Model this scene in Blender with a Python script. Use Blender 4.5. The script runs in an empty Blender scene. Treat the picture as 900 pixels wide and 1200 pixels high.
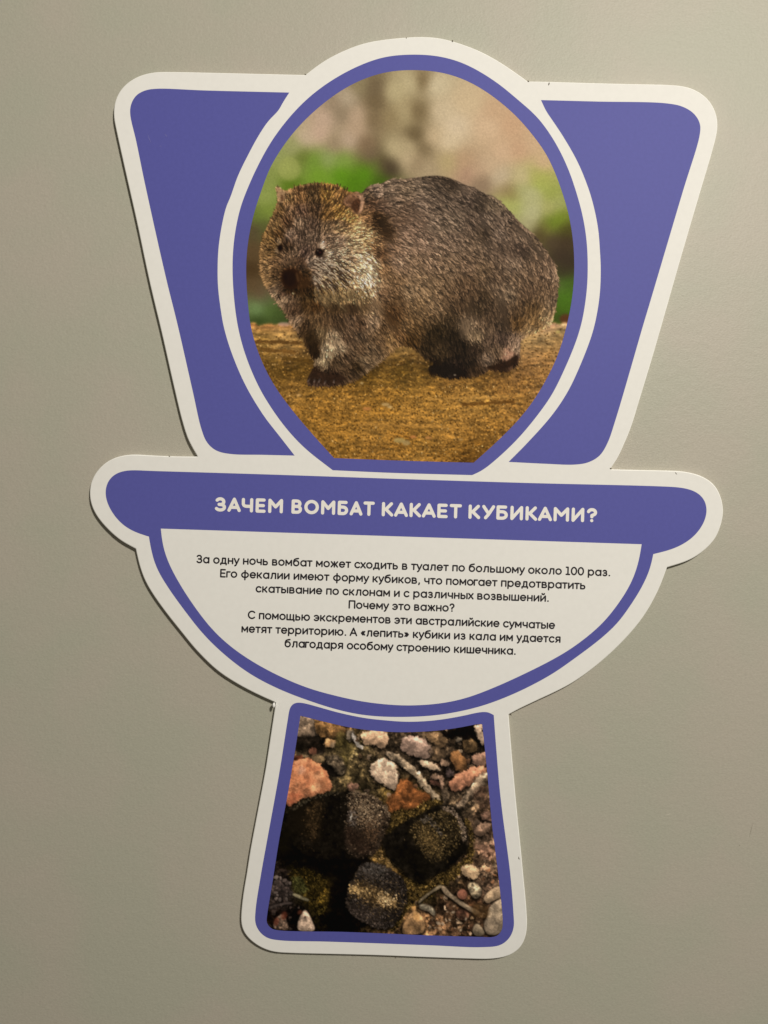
import bpy, bmesh, math
import numpy as np
from mathutils import Vector
from mathutils.geometry import tessellate_polygon, delaunay_2d_cdt

# ------------------------------------------------------------------ camera, world, lamp, exposure
U = 0.0006            # metres per drawing unit (the sign is about 65 cm tall)
T = 8.0 * U           # thickness of the sign board: 4.8 mm
D = 0.62              # camera to board face
scene = bpy.context.scene
col = scene.collection

def PX(x, y, h=0.0):
    """drawing coordinates (x right, y down, h towards the viewer) -> world"""
    return Vector(((x - 450.0) * U, -h, (600.0 - y) * U))

cam_d = bpy.data.cameras.new('camera')
cam = bpy.data.objects.new('camera', cam_d); col.objects.link(cam)
cam.location = (0, -(T + D), 0); cam.rotation_euler = (math.radians(90), 0, 0)
cam_d.sensor_fit = 'VERTICAL'
cam_d.angle = 2 * math.atan(600 * U / D)
cam_d.clip_start = 0.01; cam_d.clip_end = 50
scene.camera = cam

world = bpy.data.worlds.new('World'); scene.world = world; world.use_nodes = True
bg = world.node_tree.nodes['Background']
bg.inputs[0].default_value = (1.0, 0.90, 0.74, 1); bg.inputs[1].default_value = 0.125

ld = bpy.data.lights.new('ceiling_lamp', 'AREA'); ld.shape = 'DISK'; ld.size = 0.18
ld.energy = 35.8; ld.color = (1.0, 0.935, 0.83)
lo = bpy.data.objects.new('ceiling_lamp', ld); col.objects.link(lo)
lo.location = PX(1500, -850, 2700 * U)
lo.rotation_euler = (PX(450, 500) - lo.location).to_track_quat('-Z', 'Y').to_euler()

scene.view_settings.view_transform = 'Standard'; scene.view_settings.look = 'None'
scene.view_settings.exposure = 0; scene.view_settings.gamma = 1

# ------------------------------------------------------------------ materials
def s2l(c):
    c = np.asarray(c, float) / 255.0
    return np.where(c < .04045, c / 12.92, ((c + .055) / 1.055) ** 2.4)

def mat(name, base, rough=.5, spec=.5, bump=0.0, bscale=600.0, var=0.0, vscale=60, attr=None, coat=0):
    m = bpy.data.materials.new(name); m.use_nodes = True
    nt = m.node_tree; b = nt.nodes['Principled BSDF']
    b.inputs['Roughness'].default_value = rough
    b.inputs['Specular IOR Level'].default_value = spec
    tc = nt.nodes.new('ShaderNodeTexCoord')
    src = None
    if attr:
        a = nt.nodes.new('ShaderNodeVertexColor'); a.layer_name = attr; src = a.outputs['Color']
    else:
        b.inputs['Base Color'].default_value = (*base, 1)
    if var > 0:
        n = nt.nodes.new('ShaderNodeTexNoise'); n.inputs['Scale'].default_value = vscale
        n.inputs['Detail'].default_value = 5
        nt.links.new(tc.outputs['Object'], n.inputs['Vector'])
        mr = nt.nodes.new('ShaderNodeMapRange'); mr.inputs[1].default_value = .25; mr.inputs[2].default_value = .75
        mr.inputs[3].default_value = 1 - var; mr.inputs[4].default_value = 1 + var
        nt.links.new(n.outputs['Fac'], mr.inputs[0])
        mx = nt.nodes.new('ShaderNodeVectorMath'); mx.operation = 'SCALE'
        if src: nt.links.new(src, mx.inputs[0])
        else: mx.inputs[0].default_value = base
        nt.links.new(mr.outputs[0], mx.inputs['Scale'])
        src = mx.outputs[0]
    if src: nt.links.new(src, b.inputs['Base Color'])
    if bump > 0:
        n = nt.nodes.new('ShaderNodeTexNoise'); n.inputs['Scale'].default_value = bscale
        n.inputs['Detail'].default_value = 3
        nt.links.new(tc.outputs['Object'], n.inputs['Vector'])
        bp = nt.nodes.new('ShaderNodeBump'); bp.inputs['Strength'].default_value = 1.0
        bp.inputs['Distance'].default_value = bump
        nt.links.new(n.outputs['Fac'], bp.inputs['Height']); nt.links.new(bp.outputs[0], b.inputs['Normal'])
    return m

M_white = mat('white_vinyl', (.765, .765, .745), .6, .12, 0.000012, 900, .018, 300)
M_edge = mat('board_edge_highlight', (.95, .95, .92), .35, .5, 0.00003, 900, .05, 300)  # board edge, its white raised to paint in the bright highlight along the rim
M_blue = mat('blue_print', (.089, .094, .352), .55, .16, 0.000012, 900, .035, 400)
M_ink = mat('black_ink', (.012, .009, .013), .5, .3)
M_letter = mat('unprinted_white', (.80, .785, .75), .6, .12, 0, 1, .02, 300)
M_print = mat('photo_print', (1, 1, 1), .6, .06, 0.00001, 900, attr='print')
M_pin = mat('white_plastic', (.88, .88, .86), .3, .5)
M_dark = mat('nick_dirt', (.10, .085, .06), .8, .2)
M_scuff = mat('scuffed_print', (.14, .14, .38), .6, .3)

def wall_material():
    m = bpy.data.materials.new('painted_wall'); m.use_nodes = True
    nt = m.node_tree; L = nt.links; b = nt.nodes['Principled BSDF']
    b.inputs['Roughness'].default_value = .5; b.inputs['Specular IOR Level'].default_value = .36
    tc = nt.nodes.new('ShaderNodeTexCoord')
    def noise(scale, det, w=(1, 1, 1), rough=.5):
        mp = nt.nodes.new('ShaderNodeMapping'); mp.inputs['Scale'].default_value = w
        L.new(tc.outputs['Object'], mp.inputs[0])
        n = nt.nodes.new('ShaderNodeTexNoise'); n.inputs['Scale'].default_value = scale
        n.inputs['Detail'].default_value = det; n.inputs['Roughness'].default_value = rough
        L.new(mp.outputs[0], n.inputs['Vector']); return n
    n1 = noise(14, 4); n2 = noise(560, 3)
    r1 = nt.nodes.new('ShaderNodeValToRGB'); e = r1.color_ramp.elements
    e[0].position = .38; e[0].color = (.378, .376, .308, 1)
    e[1].position = .62; e[1].color = (.402, .377, .318, 1)
    L.new(n1.outputs['Fac'], r1.inputs[0])
    mr = nt.nodes.new('ShaderNodeMapRange'); mr.inputs[1].default_value = .25; mr.inputs[2].default_value = .75
    mr.inputs[3].default_value = .945; mr.inputs[4].default_value = 1.055
    L.new(n2.outputs['Fac'], mr.inputs[0])
    mx = nt.nodes.new('ShaderNodeVectorMath'); mx.operation = 'SCALE'
    L.new(r1.outputs[0], mx.inputs[0]); L.new(mr.outputs[0], mx.inputs['Scale'])
    L.new(mx.outputs[0], b.inputs['Base Color'])
    n3 = noise(620, 3, (1, 1, 1.4)); n4 = noise(170, 2)
    ad = nt.nodes.new('ShaderNodeMath'); ad.operation = 'MULTIPLY_ADD'; ad.inputs[1].default_value = 1.2
    L.new(n4.outputs['Fac'], ad.inputs[0]); L.new(n3.outputs['Fac'], ad.inputs[2])
    bp = nt.nodes.new('ShaderNodeBump'); bp.inputs['Distance'].default_value = .00015
    L.new(ad.outputs[0], bp.inputs['Height']); L.new(bp.outputs[0], b.inputs['Normal'])
    return m
M_wall = wall_material()

# ------------------------------------------------------------------ mesh helpers
def link(name, verts, faces, m, parent=None, smooth=False):
    me = bpy.data.meshes.new(name); me.from_pydata([tuple(v) for v in verts], [], faces); me.update()
    me.materials.append(m)
    o = bpy.data.objects.new(name, me); col.objects.link(o)
    if parent: o.parent = parent
    if smooth: me.shade_smooth()
    return o

def smooth_outline(pts, sigma=5.0, closed=True):
    """pts: (x, y[, 'c']); 'c' marks a sharp corner. Rounded runs between corners are resampled and smoothed."""
    P = [np.array(p[:2], float) for p in pts]; n = len(P)
    corners = [i for i, p in enumerate(pts) if len(p) > 2]
    def resample(Q, closed_run):
        Q = np.array(Q)
        if closed_run: Q = np.vstack([Q, Q[:1]])
        d = np.r_[0, np.cumsum(np.hypot(*np.diff(Q, axis=0).T))]
        # Catmull-Rom through the points first
        out = []
        m = len(Q)
        for i in range(m - 1):
            p1, p2 = Q[i], Q[i + 1]
            p0 = Q[i - 1] if i > 0 else (Q[m - 2] if closed_run else 2 * p1 - p2)
            p3 = Q[i + 2] if i + 2 < m else (Q[1] if closed_run else 2 * p2 - p1)
            k = max(2, int(np.hypot(*(p2 - p1)) / 1.0))
            t01, t12, t23 = [max(1e-3, np.hypot(*v)) ** .5 for v in (p1 - p0, p2 - p1, p3 - p2)]
            m1 = (p2 - p1) + t12 * ((p1 - p0) / t01 - (p2 - p0) / (t01 + t12))
            m2 = (p2 - p1) + t12 * ((p3 - p2) / t23 - (p3 - p1) / (t12 + t23))
            for j in range(k):
                t = j / k
                out.append((2*t**3-3*t*t+1)*p1 + (t**3-2*t*t+t)*m1 + (-2*t**3+3*t*t)*p2 + (t**3-t*t)*m2)
        out.append(Q[-1]); out = np.array(out)
        s = np.r_[0, np.cumsum(np.hypot(*np.diff(out, axis=0).T))]
        k = max(3, int(s[-1] / 1.5)); ss = np.linspace(0, s[-1], k + 1)
        R = np.c_[np.interp(ss, s, out[:, 0]), np.interp(ss, s, out[:, 1])]
        w = int(sigma * 2) ; ker = np.exp(-.5 * (np.arange(-w, w + 1) * 1.5 / sigma) ** 2); ker /= ker.sum()
        if closed_run:
            R = R[:-1]; E = np.vstack([R[-w:], R, R[:w]]) if len(R) > w else R
            return np.c_[np.convolve(E[:, 0], ker, 'valid'), np.convolve(E[:, 1], ker, 'valid')]
        a = 2 * R[0] - R[1:w + 1][::-1]; b = 2 * R[-1] - R[-w - 1:-1][::-1]
        if len(R) <= w + 1: return R[:-1]
        E = np.vstack([a, R, b])
        S = np.c_[np.convolve(E[:, 0], ker, 'valid'), np.convolve(E[:, 1], ker, 'valid')]
        S[0] = R[0]; S[-1] = R[-1]
        return S[:-1]
    if not corners:
        return resample(P, True)
    out = []
    for a, b in zip(corners, corners[1:] + [corners[0] + n]):
        out.append(resample([P[i % n] for i in range(a, b + 1)], False))
    return np.vstack(out)

def area(P):
    x, y = P[:, 0], P[:, 1]; return .5 * np.sum(x * np.roll(y, -1) - np.roll(x, -1) * y)

def sheet(name, loops, h, m, parent):
    """flat printed sheet from closed loops (first outer, rest holes)"""
    loops = [np.asarray(l) for l in loops]
    V = [PX(x, y, h) for l in loops for x, y in l]
    tri = tessellate_polygon([[Vector((x, y, 0)) for x, y in l] for l in loops])
    F = []
    for t in tri:
        a, b, c = t
        n = (V[b] - V[a]).cross(V[c] - V[a])
        F.append((a, b, c) if n.y < 0 else (a, c, b))
    return link(name, V, F, m, parent)

# ------------------------------------------------------------------ outlines (drawing units)
c = 'c'
BOARD = [(357.8,87.3,c),(370,77.8),(383.3,68.9),(405.6,57.8),(427.8,50),(450,46),(474.4,43.6),(494.4,42.7),(514.4,44.2),(530,47.8),
 (545.6,52.9),(563.3,60),(585.6,72.2),(605.6,85.6),(618.4,94.9,c),(640,95.3),(700,97),(740,98),(783,99),(803,101),(820,107.7),(833.3,120),
 (840.5,136.7),(841,152),(835,177),(820,228),(800,296),(781.7,360),(765,418),(748,474),(740,500),(730.5,523),(723.7,537.3),(715.2,549.8,c),
 (748,550.6),(781.8,551.3),(800.5,552.3),(822,557.6),(837.8,568.4),(845.6,584),(848,599.6),(845.2,615),(837.8,632),(822,647.8),(806.7,657),
 (782,665,c),(779.5,672),(772.5,690),(757.5,717.8),(739.8,741),(708,772.5),(670,800.8),(626,822.5),(606.5,831.8),(596.2,837.5,c),
 (600.4,890),(606,951),(609.5,985),(613.3,1024.4),(617.3,1069),(617.6,1090),(613.5,1105.6),(604.4,1116),(591,1122),(573,1124.3),(551,1124),
 (506.7,1122.5),(440,1119.9),(390,1118.6),(337.8,1117.2),(320,1115.8),(304.4,1110),(293.3,1102),(285.6,1093),(282.4,1083),(282.6,1070),(284.8,1049),
 (289,1024),(293,998),(302,950),(311,902),(317,863),(323,823.5,c),(303,814.5),(279,802),(254.7,786),(229.5,761.5),(212.7,741),(196.7,721),
 (180.7,699),(170,681),(163.3,662.7),(158.8,643.2,c),(140.7,633),(124.7,618.7),(112.7,604),(106.5,590.7),(104.7,577),(107.3,562.7),
 (116.7,548),(131,537.6),(151,532.6),(175,533.4),(199,534.5),(231.3,534.9,c),(220.7,516),(213.5,494),(204,455),(190,393),(175,330),(159.7,258),
 (147,202),(136,152),(133,136),(134.2,120),(140,106.5),(150,96),(164,88.2),(181,84.2),(200,83.8),(260,85),(310,86.2)]
TANK_L = [(339,108.5,c),(331,121),(326.7,128.9),(314.4,142),(303,159),(290,183),(278.9,206),(270,231),(265,243),(259.3,268),(256,292),
 (255,317),(255.6,337),(258.3,360),(262.5,384),(272,415),(288,452),(309,487),(326.7,510),(334.5,520),(345.3,533.9,c),(309,533),(270,532),
 (253.3,528),(242.7,518.7),(236,502.7),(226,459),(208,380),(194.4,325),(169.4,213),(160,167),(152.4,132),(154,121),(160,111.5),(170,106),(183.3,104),(240,106)]
TANK_R = [(634,117.3,c),(700,119),(780,121),(800,125),(813.3,133.3),(820.3,145),(820,158),(800,225),(760,360),(754,380),(721.3,492),
 (712,519),(702.7,534),(689,542),(673,544.5),(640,543.5),(596,541.3,c),(618,519),(646.7,486.7),(665.3,459),(681.3,425),(694,391),(699.5,368),(703,343),
 (704,315),(703,293),(701.3,271),(697,247),(690,222),(677,190),(660,160),(646.7,140),(640,130)]
RING_O = [(390,551,c),(357.3,525.3),(336,502.7),(320,481),(304,454.7),(288,417),(279,384),(274.5,352),(272.6,323),(272.6,303),(274.2,282),(277.5,261),
 (283.3,238),(288.5,225),(297,205),(316.7,167.8),(338.9,137.8),(361,115),(383.3,97.8),(405.6,84.4),(428,74),(452,66.5),(485.6,63.9),(514.4,66),(541,73.3),
 (563,84.4),(585.6,99.3),(607.8,117.8),(630.3,138),(652.8,170.6),(668.3,204),(675.5,226),(681,245),(685.5,267),(688,288),(688.8,311),(688.2,334),(685.6,357),
 (681.3,380),(674,403),(660,436),(646.7,462.7),(628,489),(607,514),(583,537),(561.5,554),(553.3,556.7,c),(500,555.3),(456.7,554)]
RING_I = [(391.5,536.9,c),(368,511),(341,479),(320,449.5),(304,417),(294,384),(290.5,355),(288.7,330),(288.4,310),(289.8,290),(293.3,268),
 (300,241.7),(306.5,223),(316.7,196),(338.9,161.5),(361,137),(383,118),(405.6,102.6),(428,91.8),(452,84.6),(481,82),(514.4,84.4),(541,92),
 (563.3,103.3),(585.6,119),(607.8,139),(630,165.6),(641,182),(652.8,208),(660,229),(665.5,247),(670,270),(672.4,292),(673,313),(672,336),(669.2,358),
 (664,382),(653.5,417),(633.3,457),(612,487),(582,518),(555,542.3,c),(473,540)]
BOWL_O = [(148.7,551),(175,551.8),(250,554),(330,556.5),(470,561.3),(620,566),(775.6,570),(800.5,571.6),(816,576),(825.4,584),(829,596.5),(827,608),
 (819,622.3),(806.7,634),(788,643.5),(765.6,649.3,c),(761.6,667),(751,690),(736,713.5),(725,728.5),(712,741.5),(697,754),(673,771.8),(646.7,790),(606.7,811),(567,826.5),
 (530.7,835.2),(499,839.2),(450,839.9),(420,837),(395,831.5),(366.7,822.7),(329.3,808.5),(294.7,790.7),(265.3,769),(238.7,743.5),(215.3,714),(196.7,688),(183.3,665),
 (177.5,646),(174.5,628.8,c),(156.7,623),(143.3,614.7),(132.7,602.7),(124.9,588),(122.8,576),(126.5,562.7),(135.3,554.5)]
TEXT_A = [(188.5,619.5,c),(470,628.7),(751.9,637.8,c),(748,660),(737.8,686.7),(711,725),(695,740.5),(668,761),(642,776),(620,787),(596.7,798),(574.7,807.5),(548,817.5),
 (522,823.5),(499,826),(474.4,826.8),(447,825),(420,821.3),(392,815),(361,806.3),(318.7,788),(278.7,764),(251,740),(228,711),(207.5,679),(196,656),(190.3,637)]
PED_O = [(343,825,),(340,829),(337,845),(328,902),(313,985),(306,1024),(299.6,1066),(299.4,1082),(304.4,1092),(313.3,1099),(328,1101.9),(380,1103.3),(440,1105.3),
 (505,1107.7),(565,1109.9),(586.7,1107.3),(597.3,1098.5),(602,1086.7),(601.6,1069),(598,1024.4),(593,985),(589,955),(585.5,924),(580.8,868),(578.6,838,c),(572,834.5),
 (562.5,834.6),(543,838.7),(518.5,843),(497,845.2),(474,845.7),(450,844),(428,841.5),(399,835.6),(372,828.2),(357,824.2),(348,823.2)]
PED_I = [(352,838.7,c),(386.7,847.3),(411,852.6),(440,856.5),(474.4,858),(511,856.2),(535.6,853),(557.6,848.8,c),(565,848.6,c),(569.8,893),(577,970),(580.8,1000),(585,1035),
 (589,1075.6),(588.6,1088),(584.4,1095.2),(577.8,1098),(565,1097.9),(500,1096),(440,1093.4),(402,1092),(325,1090,),(317.8,1087.8),(312.6,1081),(313,1073),(319,1036),(327,985),
 (338,926),(347.6,868)]

# ------------------------------------------------------------------ wall
s = 3.0
wall = link('wall', [(-s, 0, -s), (s, 0, -s), (s, 0, s), (-s, 0, s)], [(0, 1, 2, 3)], M_wall)
wall['kind'] = 'structure'
M_rub = mat('rubbed_paint', (.46, .44, .37), .6, .2); M_rub2 = mat('grazed_paint', (.29, .27, .22), .6, .2)
for x0, y0, x1, y1, w_, m_ in [(780, 958, 791, 956, 1.3, M_rub), (886, 966, 881, 985, .7, M_rub2), (869, 993, 871, 994, 1.2, M_rub2), (768, 904, 770, 905, 1.2, M_rub), (811, 101, 814, 103, 1, M_rub)]:
    d_ = np.array((x1 - x0, y1 - y0), float); d_ /= np.hypot(*d_); n_ = np.array((-d_[1], d_[0])) * w_ / 2
    a_ = np.array((x0, y0)); b_ = np.array((x1, y1)); c_ = (a_ + b_) / 2
    link('scuff', [PX(*q, .00006) for q in (a_, c_ + n_, b_, c_ - n_)], [(0, 1, 2, 3)], m_, wall)

# ------------------------------------------------------------------ the sign
sign = bpy.data.objects.new('toilet_shaped_sign', None); col.objects.link(sign)
sign.location = PX(450, 1124)
sign['label'] = 'toilet shaped board with violet panels, a wombat photo and Russian text mounted on grey wall'
sign['category'] = 'sign'
SIGN_INV = Vector(sign.location)
def reparent(o):
    o.location = -SIGN_INV       # meshes are built in world space; the sign's Empty sits at its foot
    return o

def build_board():
    P = smooth_outline(BOARD, 5.5)
    if area(P) < 0: P = P[::-1]
    n = len(P)
    d = np.roll(P, -1, 0) - np.roll(P, 1, 0); d /= np.hypot(d[:, 0], d[:, 1])[:, None]
    nrm = np.c_[d[:, 1], -d[:, 0]]                     # outward (y down, positive area)
    if area(P + nrm) < area(P): nrm = -nrm
    rings = [(0, 0.0), (0, T - 1.3 * U), (.4, T - .5 * U), (1.15, T)]
    V = []; F = []
    for ins, h in rings:
        for p in P - nrm * ins: V.append(PX(p[0], p[1], h))
    for r in range(len(rings) - 1):
        for i in range(n):
            j = (i + 1) % n; F.append((r*n+i, r*n+j, (r+1)*n+j, (r+1)*n+i))
    o0 = (len(rings) - 1) * n
    for t in tessellate_polygon([[Vector((V[o0+i].x, V[o0+i].z, 0)) for i in range(n)]]):
        F.append(tuple(o0 + k for k in t))
    o = link('board', V, F, M_white, sign)
    bm = bmesh.new(); bm.from_mesh(o.data); bmesh.ops.recalc_face_normals(bm, faces=bm.faces)
    bm.faces.ensure_lookup_table()
    if bm.faces[len(F) - 1].normal.y > 0: bmesh.ops.reverse_faces(bm, faces=bm.faces)
    bm.to_mesh(o.data); bm.free()
    o.data.materials.append(M_edge)
    for k, p in enumerate(o.data.polygons): p.material_index = 1 if k < 3 * n else 0
    return reparent(o)
board = build_board()

L1, L2, L3, L4 = T + .00004, T + .00008, T + .00012, T + .00016
tl = reparent(sheet('tank_panel', [smooth_outline(TANK_L, 3)], L1, M_blue, sign)); tl['label'] = 'left violet tank panel'
tr = reparent(sheet('tank_panel', [smooth_outline(TANK_R, 3)], L1, M_blue, sign)); tr['label'] = 'right violet tank panel'
ring = reparent(sheet('lid_frame', [smooth_outline(RING_O, 9), smooth_outline(RING_I, 9)], L2, M_blue, sign))
TA = smooth_outline(TEXT_A, 10)
bowl = reparent(sheet('bowl_panel', [smooth_outline(BOWL_O, 8)], L1, M_blue, sign))
textp = reparent(sheet('text_panel', [TA], L2, M_white, sign))
ped = reparent(sheet('pedestal_frame', [smooth_outline(PED_O, 3), smooth_outline(PED_I, 2)], L2, M_blue, sign))

# ------------------------------------------------------------------ lettering (strokes of our own, merged into one flat outline per glyph)
def arc(cx, cy, rx, ry, a0, a1, n=14):
    return [(cx + rx * math.cos(math.radians(a0 + (a1 - a0) * i / n)), cy + ry * math.sin(math.radians(a0 + (a1 - a0) * i / n))) for i in range(n + 1)]
def O(cx, cy, rx, ry): return arc(cx, cy, rx, ry, 0, 360, 22)

def glyph_mesh(strokes, w, caps='round', sx=1.0, sy=1.0):
    vs = []; fs = []
    r = w / 2
    for st in strokes:
        P = [np.array((x * sx, y * sy)) for x, y in st]
        if len(P) == 1:
            P = [P[0], P[0] + 1e-4]
        cl = np.hypot(*(P[0] - P[-1])) < 1e-3 and len(P) > 3
        for i in range(len(P) - 1):
            a, b = P[i], P[i + 1]; d = b - a; L = np.hypot(*d)
            if L < 1e-6: continue
            d = d / L; nn = np.array((-d[1], d[0])) * r
            k = len(vs); vs += [a - nn, b - nn, b + nn, a + nn]; fs.append([k, k+1, k+2, k+3])
        for i, p in enumerate(P):
            
            m = 12 if caps == 'round' else 8
            k = len(vs); vs += [p + r * np.array((math.cos(2*math.pi*(q+.5)/m), math.sin(2*math.pi*(q+.5)/m))) for q in range(m)]
            fs.append(list(range(k, k + m)))
    rng = np.random.default_rng(1)
    V = [Vector((float(v[0]), float(v[1]))) + Vector(rng.uniform(-1e-5, 1e-5, 2).tolist()) for v in vs]
    res = delaunay_2d_cdt(V, [], fs, 1, 1e-6)
    tris = [tuple(f) for f, og in zip(res[2], res[5]) if len(og)]
    return [(v.x, v.y) for v in res[0]], tris

BODY = {
 'о': (1.02, [O(.51,.5,.51,.5)]),
 'а': (1.0, [O(.5,.5,.5,.5), [(1,1),(1,0)]]),
 'б': (1.0, [O(.5,.48,.5,.48), [(0.0,.5),(.02,.9),(.16,1.2),(.45,1.34),(.92,1.42)]]),
 'в': (.82, [[(0,0),(0,1),(.45,1)]+arc(.47,.76,.24,.24,90,-90,8)+[(0,.52)], [(.47,.52)]+arc(.54,.26,.27,.26,90,-90,8)+[(0,0)]]),
 'г': (.58, [[(0,0),(0,1),(.6,1)]]),
 'д': (1.02, [[(-.04,-.26),(-.04,0),(1.04,0),(1.04,-.26)], [(.16,0),(.28,.4),(.30,1),(.86,1),(.86,0)]]),
 'е': (1.0, [[(0,.5),(1.0,.5)]+arc(.5,.5,.5,.5,0,318,20)]),
 'ж': (1.25, [[(.62,0),(.62,1)], [(0,1),(.42,.52),(.62,.52)], [(0,0),(.42,.52)], [(1.24,1),(.82,.52),(.62,.52)], [(1.24,0),(.82,.52)]]),
 'з': (.74, [arc(.34,.75,.34,.26,150,-90,10), [(.24,.5)]+arc(.37,.26,.37,.27,90,-150,12)]),
 'и': (.86, [[(0,1),(0,0),(.86,1),(.86,0)]]),
 'й': (.86, [[(0,1),(0,0),(.86,1),(.86,0)], arc(.43,1.5,.22,.2,190,350,8)]),
 'к': (.78, [[(0,0),(0,1)], [(0,.48),(.3,.48),(.76,1)], [(.3,.48),(.78,0)]]),
 'л': (.88, [[(0,0.0),(.1,.04),(.2,.4),(.24,1),(.88,1),(.88,0)]]),
 'м': (1.06, [[(0,0),(0,1),(.53,.25),(1.06,1),(1.06,0)]]),
 'н': (.84, [[(0,0),(0,1)], [(.84,0),(.84,1)], [(0,.5),(.84,.5)]]),
 'п': (.82, [[(0,0),(0,1),(.82,1),(.82,0)]]),
 'р': (1.0, [O(.5,.5,.5,.5), [(0,1),(0,-.42)]]),
 'с': (.88, [arc(.5,.5,.5,.5,42,318,18)]),
 'т': (.84, [[(0,1),(.84,1)], [(.42,1),(.42,0)]]),
 'у': (.88, [[(0,1),(.45,.04)], [(.9,1),(.4,-.1),(.3,-.3),(.12,-.4)]]),
 'ф': (1.3, [O(.65,.5,.64,.48), [(.65,1.36),(.65,-.42)]]),
 'х': (.84, [[(0,0),(.82,1)], [(0,1),(.84,0)]]),
 'ч': (.8, [[(0,1),(0,.68)]+arc(.3,.66,.3,.28,180,270,6)+[(.8,.4)], [(.8,1),(.8,0)]]),
 'ш': (1.3, [[(0,1),(0,0),(1.3,0),(1.3,1)], [(.65,1),(.65,0)]]),
 'щ': (1.36, [[(0,1),(0,0),(1.42,0),(1.42,-.26)], [(1.28,1),(1.28,0)], [(.64,1),(.64,0)]]),
 'ы': (1.14, [[(0,1),(0,0),(.44,0)]+arc(.46,.31,.28,.31,-90,90,8)+[(0,.62)], [(1.14,1),(1.14,0)]]),
 'ь': (.78, [[(0,1),(0,0),(.46,0)]+arc(.48,.31,.29,.31,-90,90,8)+[(0,.62)]]),
 'э': (.88, [arc(.38,.5,.5,.5,138,-138,18), [(.3,.5),(.88,.5)]]),
 'ю': (1.46, [[(0,0),(0,1)], [(0,.5),(.46,.5)], O(.96,.5,.5,.5)]),
 'я': (.8, [[(.8,0),(.8,1),(.32,1)]+arc(.32,.71,.3,.29,90,270,8)+[(.8,.42)], [(.4,.42),(.02,0)]]),
 'З': (.9, [arc(.42,1.04,.42,.36,152,-90,10), [(.3,.72)]+arc(.46,.36,.46,.37,90,-155,12)]),
 'Е': (.86, [[(.86,0),(0,0),(0,1.4),(.84,1.4)], [(0,.72),(.76,.72)]]),
 'П': (1.08, [[(0,0),(0,1.4),(1.08,1.4),(1.08,0)]]),
 'С': (1.22, [arc(.7,.7,.7,.7,42,318,20)]),
 'А': (1.28, [[(0,0),(.62,1.42),(1.26,0)], [(.22,.44),(1.04,.44)]]),
 '1': (.62, [[(0,1.4),(.34,1.4),(.34,0)], [(0,0),(.66,0)]]),
 '0': (1.0, [O(.5,.7,.5,.7)]),
 '.': (.1, [[(.06,.03),(.12,.03)]]),
 ',': (.14, [[(.12,.06),(.04,-.24)]]),
 '?': (.76, [arc(.37,1.05,.37,.35,165,-40,10)+[(.37,.62),(.37,.42)], [(.35,.03),(.41,.03)]]),
 '«': (.66, [[(.3,.85),(0,.52),(.3,.18)], [(.64,.85),(.34,.52),(.64,.18)]]),
 '»': (.66, [[(0,.85),(.3,.52),(0,.18)], [(.34,.85),(.64,.52),(.34,.18)]]),
}
BODY = {k: (w, st) for k, (w, st) in BODY.items()}
_cache = {}
def text_line(txt, x0, y0, x1, y1, xh=5.95, w=1.8, name='text_line', parent=None):
    """set one line so that its ink spans x0..x1 with the baseline ends at y0, y1"""
    SB, SP = 3.0 / 6.6, .62
    def sb(ch):
        return SB * (1.15 if ch == 'л' else .95 if ch == 'а' else .82 if ch in 'оесСэ0' else .55 if ch in 'туАгх' else 1.0)
    pos = []; x = 0; prev = None
    for ch in txt:
        if ch == ' ': x += SP; prev = None if False else prev; continue
        gw = BODY[ch][0]
        if prev is not None: x += (sb(prev) + sb(ch)) / 2
        pos.append((ch, x)); x += gw; prev = ch
    sx = (x1 - x0 - w) / x
    Lh = math.hypot(x1 - x0, y1 - y0); cx, sn = (x1 - x0) / Lh, (y1 - y0) / Lh
    V = []; F = []
    for ch, gx in pos:
        key = (ch, round(sx, 2), w)
        if key not in _cache: _cache[key] = glyph_mesh(BODY[ch][1], w, 'flat', round(sx, 2), xh)
        vs, ts = _cache[key]; k = len(V)
        for vx, vy in vs:
            a = gx * sx + vx + w / 2; b = vy + w / 2
            V.append(PX(x0 + a * cx + b * sn, y0 + a * sn - b * cx, L4))
        F += [tuple(k + i for i in t) for t in ts]
    V2 = [Vector(v) for v in V]
    F = [f if (V2[f[1]] - V2[f[0]]).cross(V2[f[2]] - V2[f[0]]).y < 0 else (f[0], f[2], f[1]) for f in F]
    o = link(name, V, F, M_ink, parent)
    return o

LINES = [("За одну ночь вомбат может сходить в туалет по большому около 100 раз.", 229.9, 660.0, 715.2, 675.6),
 ("Его фекалии имеют форму кубиков, что помогает предотвратить", 257.8, 676.7, 686.2, 690.9),
 ("скатывание по склонам и с различных возвышений.", 299.4, 694.3, 643.2, 705.5),
 ("Почему это важно?", 408.3, 713.3, 532.7, 717.2),
 ("С помощью экскрементов эти австралийские сумчатые", 290.2, 725.4, 650.6, 737.4),
 ("метят территорию. А «лепить» кубики из кала им удается", 282.8, 741.3, 657.0, 753.5),
 ("благодаря особому строению кишечника.", 333.3, 758.6, 604.4, 767.6)]
for t in LINES:
    text_line(*t, parent=textp)

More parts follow.
